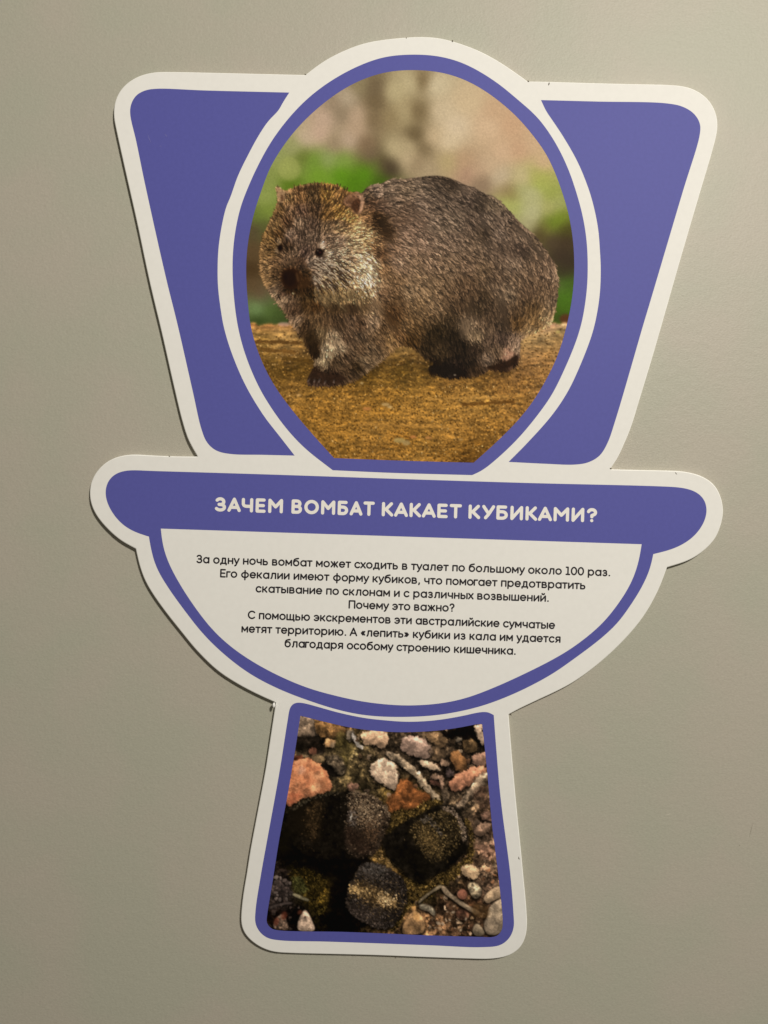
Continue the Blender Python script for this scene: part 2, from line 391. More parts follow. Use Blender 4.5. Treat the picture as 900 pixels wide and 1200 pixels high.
HEAD = {   # cap height 1, width as in the print, centre lines
 'З': (.62, [arc(.30,.74,.27,.26,150,-90,10), [(.22,.5)]+arc(.31,.25,.32,.25,90,-150,12)]),
 'А': (.76, [[(0,0),(.38,1),(.76,0)], [(.14,.27),(.62,.27)]]),
 'Ч': (.62, [[(0,1),(0,.66)]+arc(.24,.62,.24,.22,180,270,6)+[(.62,.4)], [(.62,1),(.62,0)]]),
 'Е': (.52, [[(.52,0),(0,0),(0,1),(.50,1)], [(0,.5),(.46,.5)]]),
 'М': (.86, [[(0,0),(0,1),(.43,.42),(.86,1),(.86,0)]]),
 'В': (.58, [[(0,0),(0,1),(.28,1)]+arc(.3,.76,.23,.24,90,-90,8)+[(0,.52)], [(.3,.52)]+arc(.33,.26,.25,.26,90,-90,8)+[(0,0)]]),
 'О': (.9, [O(.45,.5,.45,.5)]),
 'Б': (.58, [[(.52,1),(0,1),(0,0),(.3,0)]+arc(.3,.29,.28,.29,-90,90,8)+[(0,.58)]]),
 'Т': (.64, [[(0,1),(.64,1)], [(.32,1),(.32,0)]]),
 'К': (.60, [[(0,0),(0,1)], [(0,.5),(.18,.5),(.56,1)], [(.18,.5),(.60,0)]]),
 'У': (.66, [[(0,1),(.34,.38)], [(.68,1),(.34,.3),(.14,0)]]),
 'И': (.66, [[(0,1),(0,0),(.66,1),(.66,0)]]),
 '?': (.5, [arc(.25,.75,.25,.25,165,-50,10)+[(.25,.48),(.25,.36)], [(.25,.02)]]),
}
def heading():
    cap, w = 13.1, 3.75
    slope = (612.4 - 599.3) / (699.3 - 251.2)
    ang = math.atan(slope); ca, sa = math.cos(ang), math.sin(ang)
    for word, xa, xb in (("ЗАЧЕМ", 251.2, 331.4), ("ВОМБАТ", 341.4, 438.8), ("КАКАЕТ", 447.2, 540.9), ("КУБИКАМИ?", 548.8, 699.4)):
        ws = [HEAD[ch][0] for ch in word]
        gaps = []
        for a, b in zip(word, word[1:]):
            g = .46
            if a in 'А' or b in 'А': g -= .08
            if a in 'КУТ' or b in 'УТЗЧ': g -= .06
            if a == 'О' or b == 'О': g -= .02
            gaps.append(g)
        tot = (xb - xa - w) / cap
        k = (tot - sum(ws)) / sum(gaps) if gaps else 1
        k2 = 1.0
        if k < .8: k2 = (tot - .85 * sum(gaps)) / sum(ws); k = .85
        if k > 1.2: k2 = (tot - 1.1 * sum(gaps)) / sum(ws); k = 1.1
        x = 0
        for i, ch in enumerate(word):
            vs, ts = glyph_mesh(HEAD[ch][1], w, 'round', cap * k2, cap)
            V = []
            for vx, vy in vs:
                a = xa + w / 2 + x * cap + vx; b = vy + w / 2
                base = 599.3 + (a - 251.2) * slope
                V.append(PX(a + b * sa, base - b * ca, L3))
            F = [f if (V[f[1]] - V[f[0]]).cross(V[f[2]] - V[f[0]]).y < 0 else (f[0], f[2], f[1]) for f in ts]
            link('letter', V, F, M_letter, bowl)
            x += ws[i] * k2 + (gaps[i] * k if i < len(gaps) else 0)
heading()

# ------------------------------------------------------------------ printed pictures, painted by formula onto a fine vertex grid
RNG = np.random.default_rng(7)
CELL = .4
class Canvas:
    def __init__(s, x0, y0, x1, y1):
        s.x0, s.y0 = x0, y0; s.w = int((x1 - x0) / CELL) // 2 * 2; s.h = int((y1 - y0) / CELL) // 2 * 2
        s.X, s.Y = np.meshgrid(x0 + (np.arange(s.w) + .5) * CELL, y0 + (np.arange(s.h) + .5) * CELL)
        s.C = np.zeros((s.h, s.w, 3))
    def poly(s, pts):
        P = np.array([p[:2] for p in pts], float)
        px = (P[:, 0] - s.x0) / CELL - .5; py = (P[:, 1] - s.y0) / CELL - .5
        M = np.zeros((s.h, s.w), bool)
        a = max(0, int(py.min())); b = min(s.h, int(py.max()) + 2)
        qx, qy = np.roll(px, -1), np.roll(py, -1)
        for r in range(a, b):
            k = (py <= r) != (qy <= r)
            if not k.any(): continue
            xs = np.sort(px[k] + (r - py[k]) / (qy[k] - py[k]) * (qx[k] - px[k]))
            for i in range(0, len(xs) - 1, 2):
                u, v = max(0, int(math.ceil(xs[i]))), min(s.w, int(xs[i + 1]) + 1)
                if v > u: M[r, u:v] = True
        return M
    def idw(s, pts, soft=4.0, power=2.0, step=4):
        P = np.array(pts, float); gx = s.X[::step, ::step]; gy = s.Y[::step, ::step]
        d2 = (gx[..., None] - P[:, 0]) ** 2 + (gy[..., None] - P[:, 1]) ** 2
        W = 1 / (d2 + soft ** 2) ** power; W /= W.sum(-1, keepdims=True)
        R = W @ P[:, 2:]
        return upsample(R, s.h, s.w, step)
def upsample(R, h, w, step):
    yi = np.clip(np.arange(h) / step, 0, R.shape[0] - 1.001); xi = np.clip(np.arange(w) / step, 0, R.shape[1] - 1.001)
    y0 = yi.astype(int); x0 = xi.astype(int); fy = (yi - y0)[:, None, None]; fx = (xi - x0)[None, :, None]
    if R.ndim == 2: R = R[..., None]
    y1 = np.minimum(y0 + 1, R.shape[0] - 1); x1 = np.minimum(x0 + 1, R.shape[1] - 1)
    a = R[y0][:, x0] * (1 - fx) + R[y0][:, x1] * fx; b = R[y1][:, x0] * (1 - fx) + R[y1][:, x1] * fx
    return a * (1 - fy) + b * fy
def noise(h, w, px, py=None, seed=0):
    """smooth noise, feature size px by py cells, about unit variance"""
    py = py or px; r = np.random.default_rng(seed)
    gh, gw = int(h / py) + 3, int(w / px) + 3
    G = r.standard_normal((gh, gw))
    yi = np.arange(h) / py; xi = np.arange(w) / px
    y0 = yi.astype(int); x0 = xi.astype(int); fy = (yi - y0); fx = (xi - x0)
    fy = (fy * fy * (3 - 2 * fy))[:, None]; fx = (fx * fx * (3 - 2 * fx))[None, :]
    a = G[y0][:, x0] * (1 - fx) + G[y0][:, x0 + 1] * fx; b = G[y0 + 1][:, x0] * (1 - fx) + G[y0 + 1][:, x0 + 1] * fx
    return (a * (1 - fy) + b * fy) * 1.5
def fbm(h, w, px, seed=0, o=4, asp=1.0):
    s_ = 0; a = 1
    for i in range(o):
        q = max(1.01, px / 2 ** i); s_ = s_ + a * noise(h, w, q * asp, q, seed * 17 + i); a *= .6
    return s_ / 1.5
def gblur(A, sig):
    if sig <= 0: return A
    w = int(3 * sig) + 1; k = np.exp(-.5 * (np.arange(-w, w + 1) / sig) ** 2); k /= k.sum()
    A = A.astype(float); sh = A.shape
    B = np.pad(A, [(w, w)] + [(0, 0)] * (A.ndim - 1), 'edge')
    R = sum(k[i] * B[i:i + sh[0]] for i in range(2 * w + 1))
    B = np.pad(R, [(0, 0), (w, w)] + [(0, 0)] * (A.ndim - 2), 'edge')
    return sum(k[i] * B[:, i:i + sh[1]] for i in range(2 * w + 1))
def ell(cv, x, y, rx, ry, ang=0):
    a = math.radians(ang); dx = cv.X - x; dy = cv.Y - y
    u = dx * math.cos(a) + dy * math.sin(a); v = -dx * math.sin(a) + dy * math.cos(a)
    return np.sqrt((u / rx) ** 2 + (v / ry) ** 2)
def over(cv, M, color):
    cv.C[:] = cv.C * (1 - M[..., None]) + np.asarray(color, float) * M[..., None]
def strokes(cv, x, y, ang, length, color, width, curl=None, maskout=None, shade=(.75, 1.2), taper=True):
    """hair strokes; x,y roots, ang radians, color (n,3); later strokes cover earlier ones"""
    n = len(x); K = int(np.ceil(length.max() / (CELL * .8)))
    t = np.linspace(0, 1, K)[None, :]
    curl = np.zeros(n) if curl is None else curl
    A = ang[:, None] + curl[:, None] * t
    st = (length / K)[:, None]
    xs = x[:, None] + np.cumsum(np.cos(A) * st, 1); ys = y[:, None] + np.cumsum(np.sin(A) * st, 1)
    nx = -np.sin(A); ny = np.cos(A)
    wd = width[:, None] * (1 - .65 * t if taper else np.ones_like(t))
    br = (shade[0] + (shade[1] - shade[0]) * t)
    m = 4
    offs = np.linspace(-.5, .5, m)
    xx = xs[..., None] + nx[..., None] * wd[..., None] * offs; yy = ys[..., None] + ny[..., None] * wd[..., None] * offs
    cc = color[:, None, None, :] * br[..., None, None] * np.ones((1, 1, m, 1))
    ix = ((xx - cv.x0) / CELL).astype(int).ravel(); iy = ((yy - cv.y0) / CELL).astype(int).ravel()
    ok = (ix >= 0) & (ix < cv.w) & (iy >= 0) & (iy < cv.h)
    cv.C[iy[ok], ix[ok]] = cc.reshape(-1, 3)[ok]
    if maskout is not None: maskout[iy[ok], ix[ok]] = 1.0

def white_level(X, Y):
    """linear level at which bare white board shows in this light, used to turn printed colours into ink reflectances"""
    x, y = (X - 450) / 1000, (Y - 600) / 1000
    g = 0.6360 + 0.1780 * x + -0.2320 * y + -0.1500 * x * y
    return g[..., None] * np.array((1.0720, 1.0, 0.8560))

def emit_picture(cv, name, parts, clip, h):
    """parts: list of (name, mask or None); the first takes what the others leave"""
    C = cv.C.reshape(cv.h // 2, 2, cv.w // 2, 2, 3).mean((1, 3))
    X = cv.X.reshape(cv.h // 2, 2, cv.w // 2, 2).mean((1, 3)); Y = cv.Y.reshape(cv.h // 2, 2, cv.w // 2, 2).mean((1, 3))
    lin = s2l(np.clip(C, 0, 255)); alb = np.clip((lin - .0022) * np.array((.765, .765, .745)) / white_level(X, Y), .0008, .9)
    H, W = X.shape
    inside = gblur(clip.astype(float), 4)[1::2, 1::2][:H, :W] > .02
    owner = np.zeros((H, W), int)
    for k, (nm, m, lab) in enumerate(parts):
        if m is not None: owner[(m.reshape(H, 2, W, 2).mean((1, 3)) > .5)] = k
    idx = np.arange(H * W).reshape(H, W)
    q = inside[:-1, :-1] & inside[1:, :-1] & inside[:-1, 1:] & inside[1:, 1:]
    fo = owner[:-1, :-1]
    root = None
    for k, (nm, m, lab) in enumerate(parts):
        sel = q & (fo == k)
        if not sel.any(): continue
        a = idx[:-1, :-1][sel]; b = idx[1:, :-1][sel]; c_ = idx[1:, 1:][sel]; d_ = idx[:-1, 1:][sel]
        faces = np.stack([a, b, c_, d_], 1)
        used, inv = np.unique(faces, return_inverse=True); inv = inv.reshape(-1)
        me = bpy.data.meshes.new(nm)
        me.vertices.add(len(used)); me.loops.add(len(inv)); me.polygons.add(len(faces))
        co = np.zeros((len(used), 3), np.float32)
        co[:, 0] = (X.ravel()[used] - 450) * U; co[:, 1] = -h; co[:, 2] = (600 - Y.ravel()[used]) * U
        me.vertices.foreach_set('co', co.ravel())
        me.loops.foreach_set('vertex_index', inv.astype(np.int32))
        me.polygons.foreach_set('loop_start', np.arange(0, len(inv), 4, dtype=np.int32))
        me.update(calc_edges=True)
        at = me.color_attributes.new('print', 'FLOAT_COLOR', 'POINT')
        colr = np.ones((len(used), 4), np.float32); colr[:, :3] = alb.reshape(-1, 3)[used]
        at.data.foreach_set('color', colr.ravel())
        me.materials.append(M_print)
        o = bpy.data.objects.new(nm, me); col.objects.link(o)
        if lab: o['label'] = lab
        if root is None: o.parent = sign; reparent(o); root = o
        else: o.parent = root
    return root
# ---- the wombat picture
def paint_wombat():
    cv = Canvas(284, 78, 678, 547)
    h, w = cv.h, cv.w
    BG = [(423,99,138,120,82),(405,115,172,150,118),(392,122,150,126,96),(380,139,186,154,124),(400,133,142,120,90),(418,137,182,151,117),(418,150,177,146,112),
     (440,119,112,91,59),(438,102,112,92,62),(438,140,125,102,68),(463,108,182,162,114),(474,133,162,141,96),(458,137,145,122,80),(374,157,190,156,126),(358,162,186,160,126),(392,170,152,127,94),
     (409,164,180,151,120),(429,170,128,101,70),(436,182,112,90,62),(456,197,72,56,37),(448,192,90,72,45),(463,175,180,158,112),(478,186,182,157,114),(345,173,150,148,88),(354,184,106,116,42),
     (336,197,140,148,68),(325,182,142,146,78),(367,190,112,140,42),(385,186,135,148,75),(400,190,122,146,54),(400,204,90,136,15),(429,204,84,130,12),(374,206,110,145,32),
     (440,195,95,108,38),(340,217,88,114,22),(316,213,130,140,62),(445,213,66,92,14),(415,215,78,120,10),(311,230,136,146,66),(313,248,116,131,46),(303,255,100,114,42),(298,270,82,68,42),
     (307,265,84,84,38),(298,295,88,66,38),(295,317,72,51,26),(298,333,90,68,40),(307,345,96,73,48),(302,362,106,130,72),(315,363,76,96,40),(327,370,62,78,30),(303,377,52,66,24),(333,377,56,68,28),(310,352,90,95,55),
     (495,95,126,103,66),(482,97,186,166,119),(488,131,120,98,62),(486,159,106,86,53),(497,173,126,104,69),(475,131,176,153,106),(479,171,176,153,109),(510,99,201,180,138),(519,131,199,174,133),
     (533,148,206,180,141),(548,119,201,172,128),(508,162,192,164,121),(526,164,206,180,138),(582,133,197,158,116),(599,146,199,156,114),(573,148,206,170,128),(608,175,196,153,112),
     (626,168,201,163,120),(590,179,201,163,122),(637,190,199,163,117),(542,190,180,143,103),(526,190,176,151,100),(559,202,186,150,112),(564,213,142,114,84),(548,204,172,132,100),
     (586,208,190,166,127),(575,195,193,160,120),(613,208,190,170,116),(635,210,168,167,74),(628,208,168,162,80),(488,191,152,127,90),(502,199,166,141,102),
     (593,223,152,127,82),(565,218,142,114,84),(585,208,186,161,124),(598,228,142,126,66),(595,238,166,166,82),(607,242,166,166,88),(613,223,166,161,98),(623,228,172,166,108),
     (623,248,176,169,118),(620,262,162,152,102),(633,217,161,166,72),(647,227,152,156,66),(653,237,156,156,82),(643,243,166,160,88),(657,257,114,130,28),(647,262,108,124,28),
     (640,268,110,104,40),(633,275,82,66,32),(663,270,74,68,20),(648,283,75,58,36),(663,283,65,48,29),(657,300,60,45,29),(667,307,56,43,27),(660,320,58,50,26),(663,332,64,94,20),(657,335,80,99,36),
     (662,350,70,108,15),(660,347,70,107,20),(660,363,64,98,12),(655,373,58,72,16)]
    cv.C = gblur(cv.idw(BG, 4.5, 2.0), 9); g_ = cv.C.mean(2, keepdims=True); cv.C = (g_ + (cv.C - g_) * .88) * 1.03
    over(cv, gblur((ell(cv, 339, 198, 13, 14) < 1).astype(float), 4) * .55, (158, 160, 86))
    over(cv, gblur((ell(cv, 623, 240, 13, 20, 10) < 1).astype(float), 7) * .45, (178, 172, 120))
    over(cv, gblur((ell(cv, 663, 374, 7, 6) < 1).astype(float), 3) * .85, (88, 44, 24))
    cv.C *= 1 + .012 * noise(h, w, 2.2, seed=3)[..., None]
    # ground
    hor = 380.5 - (cv.X - 290) * .004 + .8 * noise(h, w, 16, seed=5)
    G = gblur((cv.Y > hor).astype(float), 3)
    GP = [(300,388,158,115,58),(330,388,168,122,66),(345,392,150,108,58),(305,400,140,98,42),(325,405,150,106,52),(345,408,148,104,50),(355,405,120,84,40),(310,415,122,86,36),(340,415,120,84,38),(320,425,104,74,28),
     (350,425,92,64,22),(330,438,92,64,22),(350,438,76,52,16),(322,447,120,84,32),(345,452,135,94,38),(370,456,138,96,36),(400,452,120,82,28),(345,465,150,106,44),(350,480,142,98,36),(375,480,146,100,36),(400,465,150,104,40),
     (430,440,92,64,20),(440,432,78,54,18),(460,425,84,58,20),(480,424,80,56,18),(500,432,70,48,16),(470,436,96,68,22),(450,445,128,90,32),(490,444,130,92,34),(455,416,140,102,52),(475,412,142,104,54),(490,418,118,84,40),
     (530,446,128,88,36),(560,445,116,80,32),(590,438,112,76,32),(610,440,128,88,42),(450,460,156,108,40),(500,460,158,110,42),(550,460,156,110,46),(590,458,146,100,42),(430,480,152,104,38),(470,480,158,110,42),
     (520,480,160,112,44),(570,480,152,106,42),(610,470,142,98,40),(400,500,146,100,36),(440,505,152,106,42),(480,500,156,108,42),(530,505,158,110,44),(580,505,146,100,38),(395,525,142,98,36),(440,530,140,96,36),
     (480,530,146,102,40),(530,530,138,94,34),(560,530,122,82,28),(545,540,96,62,20),(620,400,168,126,74),(640,390,170,130,80),(655,385,158,122,72),(655,400,162,118,66),(625,415,156,112,62),(645,420,158,112,58),
     (620,430,146,102,52),(640,440,146,102,50),(615,450,140,96,42),(630,460,148,104,50),(600,425,120,86,50)]
    gc = cv.idw(GP, 8, 1.8); g_ = gc.mean(2, keepdims=True); gc = g_ + (gc - g_) * .93; gc *= (1 - np.clip((420 - cv.Y) / 40, 0, 1)[..., None] * np.array([.07, .02, .02])); gref = gc.copy()
    far = np.clip((450 - cv.Y) / 70, 0, 1)[..., None]
    n1 = fbm(h, w, 2.6, 11, 3, 1.5); n2 = fbm(h, w, 7, 12, 3, 3.2); n3 = fbm(h, w, 34, 13, 3, 3.0)
    amp = (.16 * (1 - .5 * far[..., 0])) * n1 + .13 * n2 * (1 + .4 * far[..., 0]) + .07 * n3
    gc = gc * np.exp(np.clip(amp, -1.1, .55))[..., None]
    cv.C = cv.C * (1 - G[..., None]) + gc * G[..., None]
    # grit: dark pits and pale grains
    def grit(n, colr, smin, smax, ymin, ymax, dark):
        x = RNG.uniform(288, 672, n); y = ymin + (ymax - ymin) * RNG.random(n) ** .9
        nn = RNG.uniform(.6, 1.25, (n, 1)); cc = np.asarray(colr, float) * nn
        strokes(cv, x, y, RNG.normal(0, .35, n), RNG.uniform(smin, smax, n), cc, RNG.uniform(.5, 1.2, n), shade=(1, 1), taper=False)
    grit(2600, (78, 50, 16), .6, 1.6, 425, 545, 1); grit(1700, (188, 138, 66), .5, 1.3, 430, 545, 0)
    grit(420, (90, 60, 26), .8, 2.4, 386, 430, 1); grit(350, (192, 148, 88), .6, 1.8, 386, 430, 0)
    grit(200, (222, 182, 118), .5, 1.1, 450, 545, 0)
    for x, y, rx, ry, cl in [(452,474,5,2,(200,168,120)),(457,477,3,1.4,(225,196,150)),(430,479,5,2,(196,124,72)),(468,516,7,3,(190,172,120)),(484,512,4,1.6,(205,130,78)),(502,513,4,1.5,(200,134,76)),
                             (476,519,5,3,(166,148,112)),(318,472,3,1.5,(200,150,90)),(350,463,3,1.6,(205,160,100)),(540,515,3,1.5,(205,160,96)),(600,492,3,1.5,(190,150,90)),(654,389,3,1.5,(190,170,90)),(424,449,2,1.3,(215,180,125)),(333,380,7,2.6,(150,128,112))]:
        over(cv, gblur((ell(cv, x, y, rx, ry) < 1).astype(float), 1.6) * .7, cl)
    for x0, y0, x1, y1, cl in [(296,400,352,402,(96,64,28)),(303,409,345,413,(104,70,30)),(500,468,610,464,(182,132,62)),(330,420,366,424,(84,58,22)),(540,474,600,471,(96,62,22)),(420,497,520,500,(176,126,58))]:
        n = 150; t = RNG.random(n)
        strokes(cv, x0 + (x1 - x0) * t, y0 + (y1 - y0) * t + RNG.normal(0, 1, n), RNG.normal(0, .15, n), RNG.uniform(1.5, 5, n), np.asarray(cl, float) * RNG.uniform(.8, 1.2, (n, 1)), RNG.uniform(.5, 1, n), shade=(1, 1))
    cv.C = gblur(cv.C, .75)
    cv.C = cv.C * (1 - G[..., None] * (1 - np.clip((gblur(gref, 20) / np.maximum(1, gblur(cv.C, 20))), .7, 1.4)))
    # wombat
    SIL = [(324.5,219.8),(328.5,220.5),(332.5,226),(340,224),(354,219.5),(370,216.5),(383,217),(396.7,220.5),(406.7,227),(416.7,226.7),(424,227.5),(428,222),(435,217.5),(446.7,215.5),(458,210),(466.7,210.5),
     (481.7,209),(495,207.5),(510,206),(525,208.3),(536.7,213),(548,218),(558,221.5),(568,228),(576,229),(585,236),(595,246),(606.7,258.5),(616.7,267.5),(630,281),(640,294),(649.5,309),(652.5,321),(653.5,332),(653,347),(650.5,364),(646,377),
     (637,384),(622,390.5),(611,396),(609,403),(610,410),(608,416),(606.5,423),(598,430),(588,432.5),(570,431.5),(561.7,436.7),(540,440),(516.7,439),(503,435),(502,430),(510,426),(496.7,417),(483,407),
     (473,403),(460,406.7),(448,419),(435,429),(426.7,436),(413,444.5),(396.7,449),(381.7,450),(360,448),(363,439),(368,430),(370,424),(363,411),(356.7,396.7),(347,384),(338.5,371),(332,359.5),(321,347),
     (313,335),(311,331),(306.5,316.7),(306.5,303),(307.5,288),(311.5,275),(317,261.7),(322.5,250),(326,238)]
    SC = [(330,227,148,112,72),(340,232,120,86,50),(353,230,106,73,41),(367,227,70,50,28),(383,228,115,80,36),(397,230,122,84,42),(407,235,100,66,36),(428,228,86,66,46),
     (397,248,120,84,38),(410,255,152,110,57),(328,248,100,71,39),(340,248,102,74,49),(353,248,86,61,43),(370,247,66,46,29),(383,252,96,66,32),(323,263,110,81,46),(337,260,76,51,31),(350,262,112,87,64),
     (367,263,76,56,41),(383,267,102,77,52),(400,267,132,100,65),(420,267,177,138,88),(432,255,124,88,53),(315,278,112,81,43),(327,275,76,51,26),(340,277,112,87,67),(353,277,82,62,46),(367,278,86,66,49),
     (383,280,112,87,64),(398,283,128,100,75),(417,283,162,128,88),(432,280,177,137,88),(312,297,122,89,51),(320,293,88,63,34),(337,290,60,42,26),(345,297,92,70,50),(357,297,76,56,43),(397,300,138,111,84),
     (413,303,162,128,92),(432,307,192,158,114),(312,313,126,93,56),(323,308,96,69,43),(337,307,96,71,49),(352,308,76,53,36),(365,307,114,92,72),(383,313,144,119,93),(400,313,152,123,88),(418,320,173,138,98),
     (432,325,197,168,128),(315,328,126,93,56),(325,320,86,61,36),(357,325,58,38,18),(357,337,50,33,16),(370,327,124,99,76),(383,333,142,111,76),(398,333,157,121,73),(415,338,178,139,95),(323,342,122,95,68),(333,343,76,53,36),
     (363,345,50,35,16),(377,345,96,69,39),(393,347,152,118,75),
     (435,240,84,58,38),(443,223,117,94,74),(443,260,44,29,14),(453,273,50,32,15),(440,253,58,37,18),(448,243,86,63,46),(460,220,118,95,73),(463,237,107,84,64),(477,223,112,90,67),(480,243,91,69,51),
     (493,220,107,87,67),(493,237,118,95,75),(510,212,70,55,41),(510,227,86,69,53),(527,215,58,44,31),(533,220,62,48,34),(543,223,112,90,70),(527,237,89,71,55),(553,237,70,55,43),(468,257,96,71,51),(477,273,122,94,72),
     (490,263,107,82,62),(510,263,113,91,71),(517,270,102,82,62),(533,260,107,87,67),(553,262,86,67,51),(460,290,112,83,59),(447,297,74,49,28),(442,288,116,83,51),(477,290,133,103,78),(497,283,123,95,73),(513,283,118,93,71),
     (533,283,107,84,64),(553,287,106,83,61),(450,317,116,83,51),(468,307,133,103,78),(487,307,117,90,64),(507,307,117,90,66),(527,310,112,87,62),(550,313,106,81,59),(463,332,111,81,51),(493,332,117,90,62),(518,333,106,81,55),
     (547,332,90,66,43),(424,307,192,160,115),(432,314,202,172,126),(427,332,206,177,132),(547,223,96,76,59),(562,240,63,49,35),(570,257,102,82,64),(567,273,58,44,30),(582,240,108,88,65),(590,257,96,76,59),(587,273,118,95,75),
     (598,270,84,65,48),(613,277,122,97,74),(610,263,92,72,53),(628,290,92,72,53),(630,283,84,65,45),(612,293,62,46,34),(590,293,86,66,49),(573,293,96,75,56),(602,310,122,97,74),(623,310,102,78,56),(640,313,106,81,59),(650,320,137,107,80),
     (565,317,102,78,53),(582,328,80,60,42),(607,328,102,78,55),(633,332,95,71,49),(550,340,84,61,40),(568,347,63,46,28),(583,338,113,88,64),(595,345,113,91,67),(617,343,86,63,43),(640,343,102,76,51),(650,352,102,80,57),
     (560,363,48,35,20),(573,360,58,42,27),(550,380,120,95,69),(558,393,124,99,69),(563,380,96,73,51),(573,373,74,54,36),(590,363,76,57,39),(590,380,58,43,29),(607,363,80,58,37),(623,363,80,56,29),(607,378,80,53,23),
     (627,378,122,88,48),(643,375,167,133,90),(623,387,154,119,76),(543,405,34,24,14),(557,410,49,35,23),(547,423,34,24,15),(573,400,80,60,43),(590,397,70,52,39),(603,400,124,96,72),(582,413,96,73,51),(597,417,168,122,92),
     (607,408,142,112,84),(603,422,38,22,13),(588,428,40,24,13),(577,431,42,26,13),(573,423,107,84,63),(557,437,54,37,21),(540,437,24,14,8),(450,343,106,77,51),(465,350,85,60,35),(480,343,127,100,70),(497,343,133,103,70),(490,357,112,84,53),
     (510,360,122,94,64),(503,372,95,70,43),(527,350,90,66,43),(540,360,70,50,31),(530,373,54,39,22),(460,363,70,45,22),(463,373,64,40,18),(477,380,112,82,49),(485,387,80,56,29),(468,392,95,65,36),(453,385,86,61,36),(482,398,64,42,18),
     (510,387,38,27,12),(530,390,34,24,12),(503,403,44,31,16),(517,413,54,39,22),(535,405,34,24,14),(548,380,112,88,63),(553,393,116,92,65),(510,430,27,17,8),(523,432,24,17,12),(540,430,31,21,14),(435,363,122,94,64),(437,377,128,100,72),
     (420,380,75,52,33),(447,400,91,66,41),(435,410,96,73,49),(457,400,132,97,57),(427,423,102,80,55),(418,430,49,34,18),(340,358,86,63,43),(332,352,127,100,72),(347,377,122,94,67),(345,362,75,52,33),(360,357,60,40,19),(370,358,70,45,21),
     (383,347,102,74,40),(397,348,132,100,60),(415,345,167,130,86),(433,340,187,153,109),(393,360,59,41,22),(413,360,64,44,25),(427,360,95,70,43),(373,375,90,65,39),(357,383,65,45,26),(383,377,80,57,35),(397,380,64,45,28),(413,378,86,63,43),
     (363,393,49,33,16),(377,390,95,73,46),(390,395,144,116,84),(398,405,148,121,89),(383,410,158,131,96),(378,423,143,118,84),(370,413,34,21,10),(368,403,44,29,14),(407,397,80,58,39),(420,393,80,60,41),(423,410,86,63,41),(407,420,75,55,36),
     (393,427,75,55,35),(432,423,102,78,52),(410,437,70,50,31),(390,440,37,23,14),(370,435,41,25,14),(373,445,58,40,29)]
    sm = cv.poly(smooth_outline(SIL, 2.0))
    base = cv.idw(SC, 3.5, 2.2); bsm = gblur(cv.idw(SC, 9, 1.9), 8)
    kb = (np.clip((cv.X - 440) / 25, 0, 1) * np.clip((400 - cv.Y) / 25, 0, 1))[..., None] * .7; base = base * (1 - kb) + bsm * kb
    def bspot(x, y, rx, ry, cl, k, bl=1.5, ang=0):
        M = gblur((ell(cv, x, y, rx, ry, ang) < 1).astype(float), bl) * k
        base[:] = base * (1 - M[..., None]) + np.asarray(cl, float) * M[..., None]
    for q in [(341,324,17,16,(88,60,34),.3,6),(355,330,12,10,(52,33,16),.8,5),(352,338,19,8,(46,29,13),.85,4),(341,325,12.5,13,(56,34,16),.8,4),
              (374,297,10,8,(66,48,34),.65,4),(377.5,287.5,4.6,3.6,(196,162,128),.95,1.6),(384.5,297.5,4.8,4,(170,142,110),.85,2),(368,299,3,4,(140,112,86),.6,2),(374,304,5,2.5,(128,106,90),.6,2),
              (326,283,3.4,3,(120,96,68),.6,2),(338,284,5,3.5,(44,29,18),.5,3.5),(345,279,5,3,(96,72,52),.6,2.5),(331,296,8,4,(92,68,46),.6,3),(325,294,1.8,3.4,(124,98,70),.7,1.5),
              (384,311,9,4,(160,132,104),.45,4),(376,318,6,4,(132,106,82),.4,3),(400,322,10,5,(160,130,98),.4,5),(340,262,3,3,(62,44,30),.35,4),(353,274,5,4,(62,44,30),.3,4),(395,262,10,3,(92,68,46),.4,4)]:
        bspot(*q)
    soft = gblur(sm.astype(float), 1.5)
    cv.C = cv.C * (1 - soft[..., None]) + base * .72 * soft[..., None]
    mask = (soft > .5).astype(float)
    # direction of the fur (degrees, y down)
    DIR = [(340,228,-112),(367,224,-95),(397,226,-70),(350,250,-100),(370,265,-82),(350,275,-95),(400,250,-50),(400,275,-22),(425,262,-12),(425,285,0),(420,305,10),(400,300,-5),(398,320,28),(420,330,40),(385,320,20),(375,335,55),(395,345,68),(385,295,-20),
     (365,290,-72),(330,285,-120),(315,275,-140),(312,300,-172),(314,320,165),(322,338,135),(333,350,115),(325,300,-160),(330,260,-120),(352,300,-60),(338,305,-95),(345,345,92),(360,345,80),
     (432,330,70),(432,305,35),(450,230,-5),(480,225,8),(530,215,30),(530,235,38),(580,245,48),(600,262,50),(620,285,55),(645,315,72),(645,350,100),(600,330,52),(560,300,45),(500,300,42),(500,265,30),(460,290,28),(450,260,12),(450,340,48),
     (500,350,52),(550,350,68),(556,390,84),(590,380,75),(600,400,95),(640,372,112),(615,392,125),(520,400,75),(430,380,60),(430,420,42),(405,400,62),(410,430,40),(385,408,92),(375,420,100),(350,370,125),(362,385,112),(410,355,75),(390,362,85),
     (455,380,60),(475,395,55),(570,420,62),(545,425,75),(635,345,88),(620,330,62),(470,315,42)]
    DV = [(x, y, math.cos(math.radians(a)), math.sin(math.radians(a))) for x, y, a in DIR]
    dv = cv.idw(DV, 6, 1.6)
    cl1 = fbm(h, w, 9, 31, 3); cl2 = fbm(h, w, 26, 32, 2)
    dvn = dv / np.maximum(1e-6, np.hypot(dv[..., 0], dv[..., 1]))[..., None]
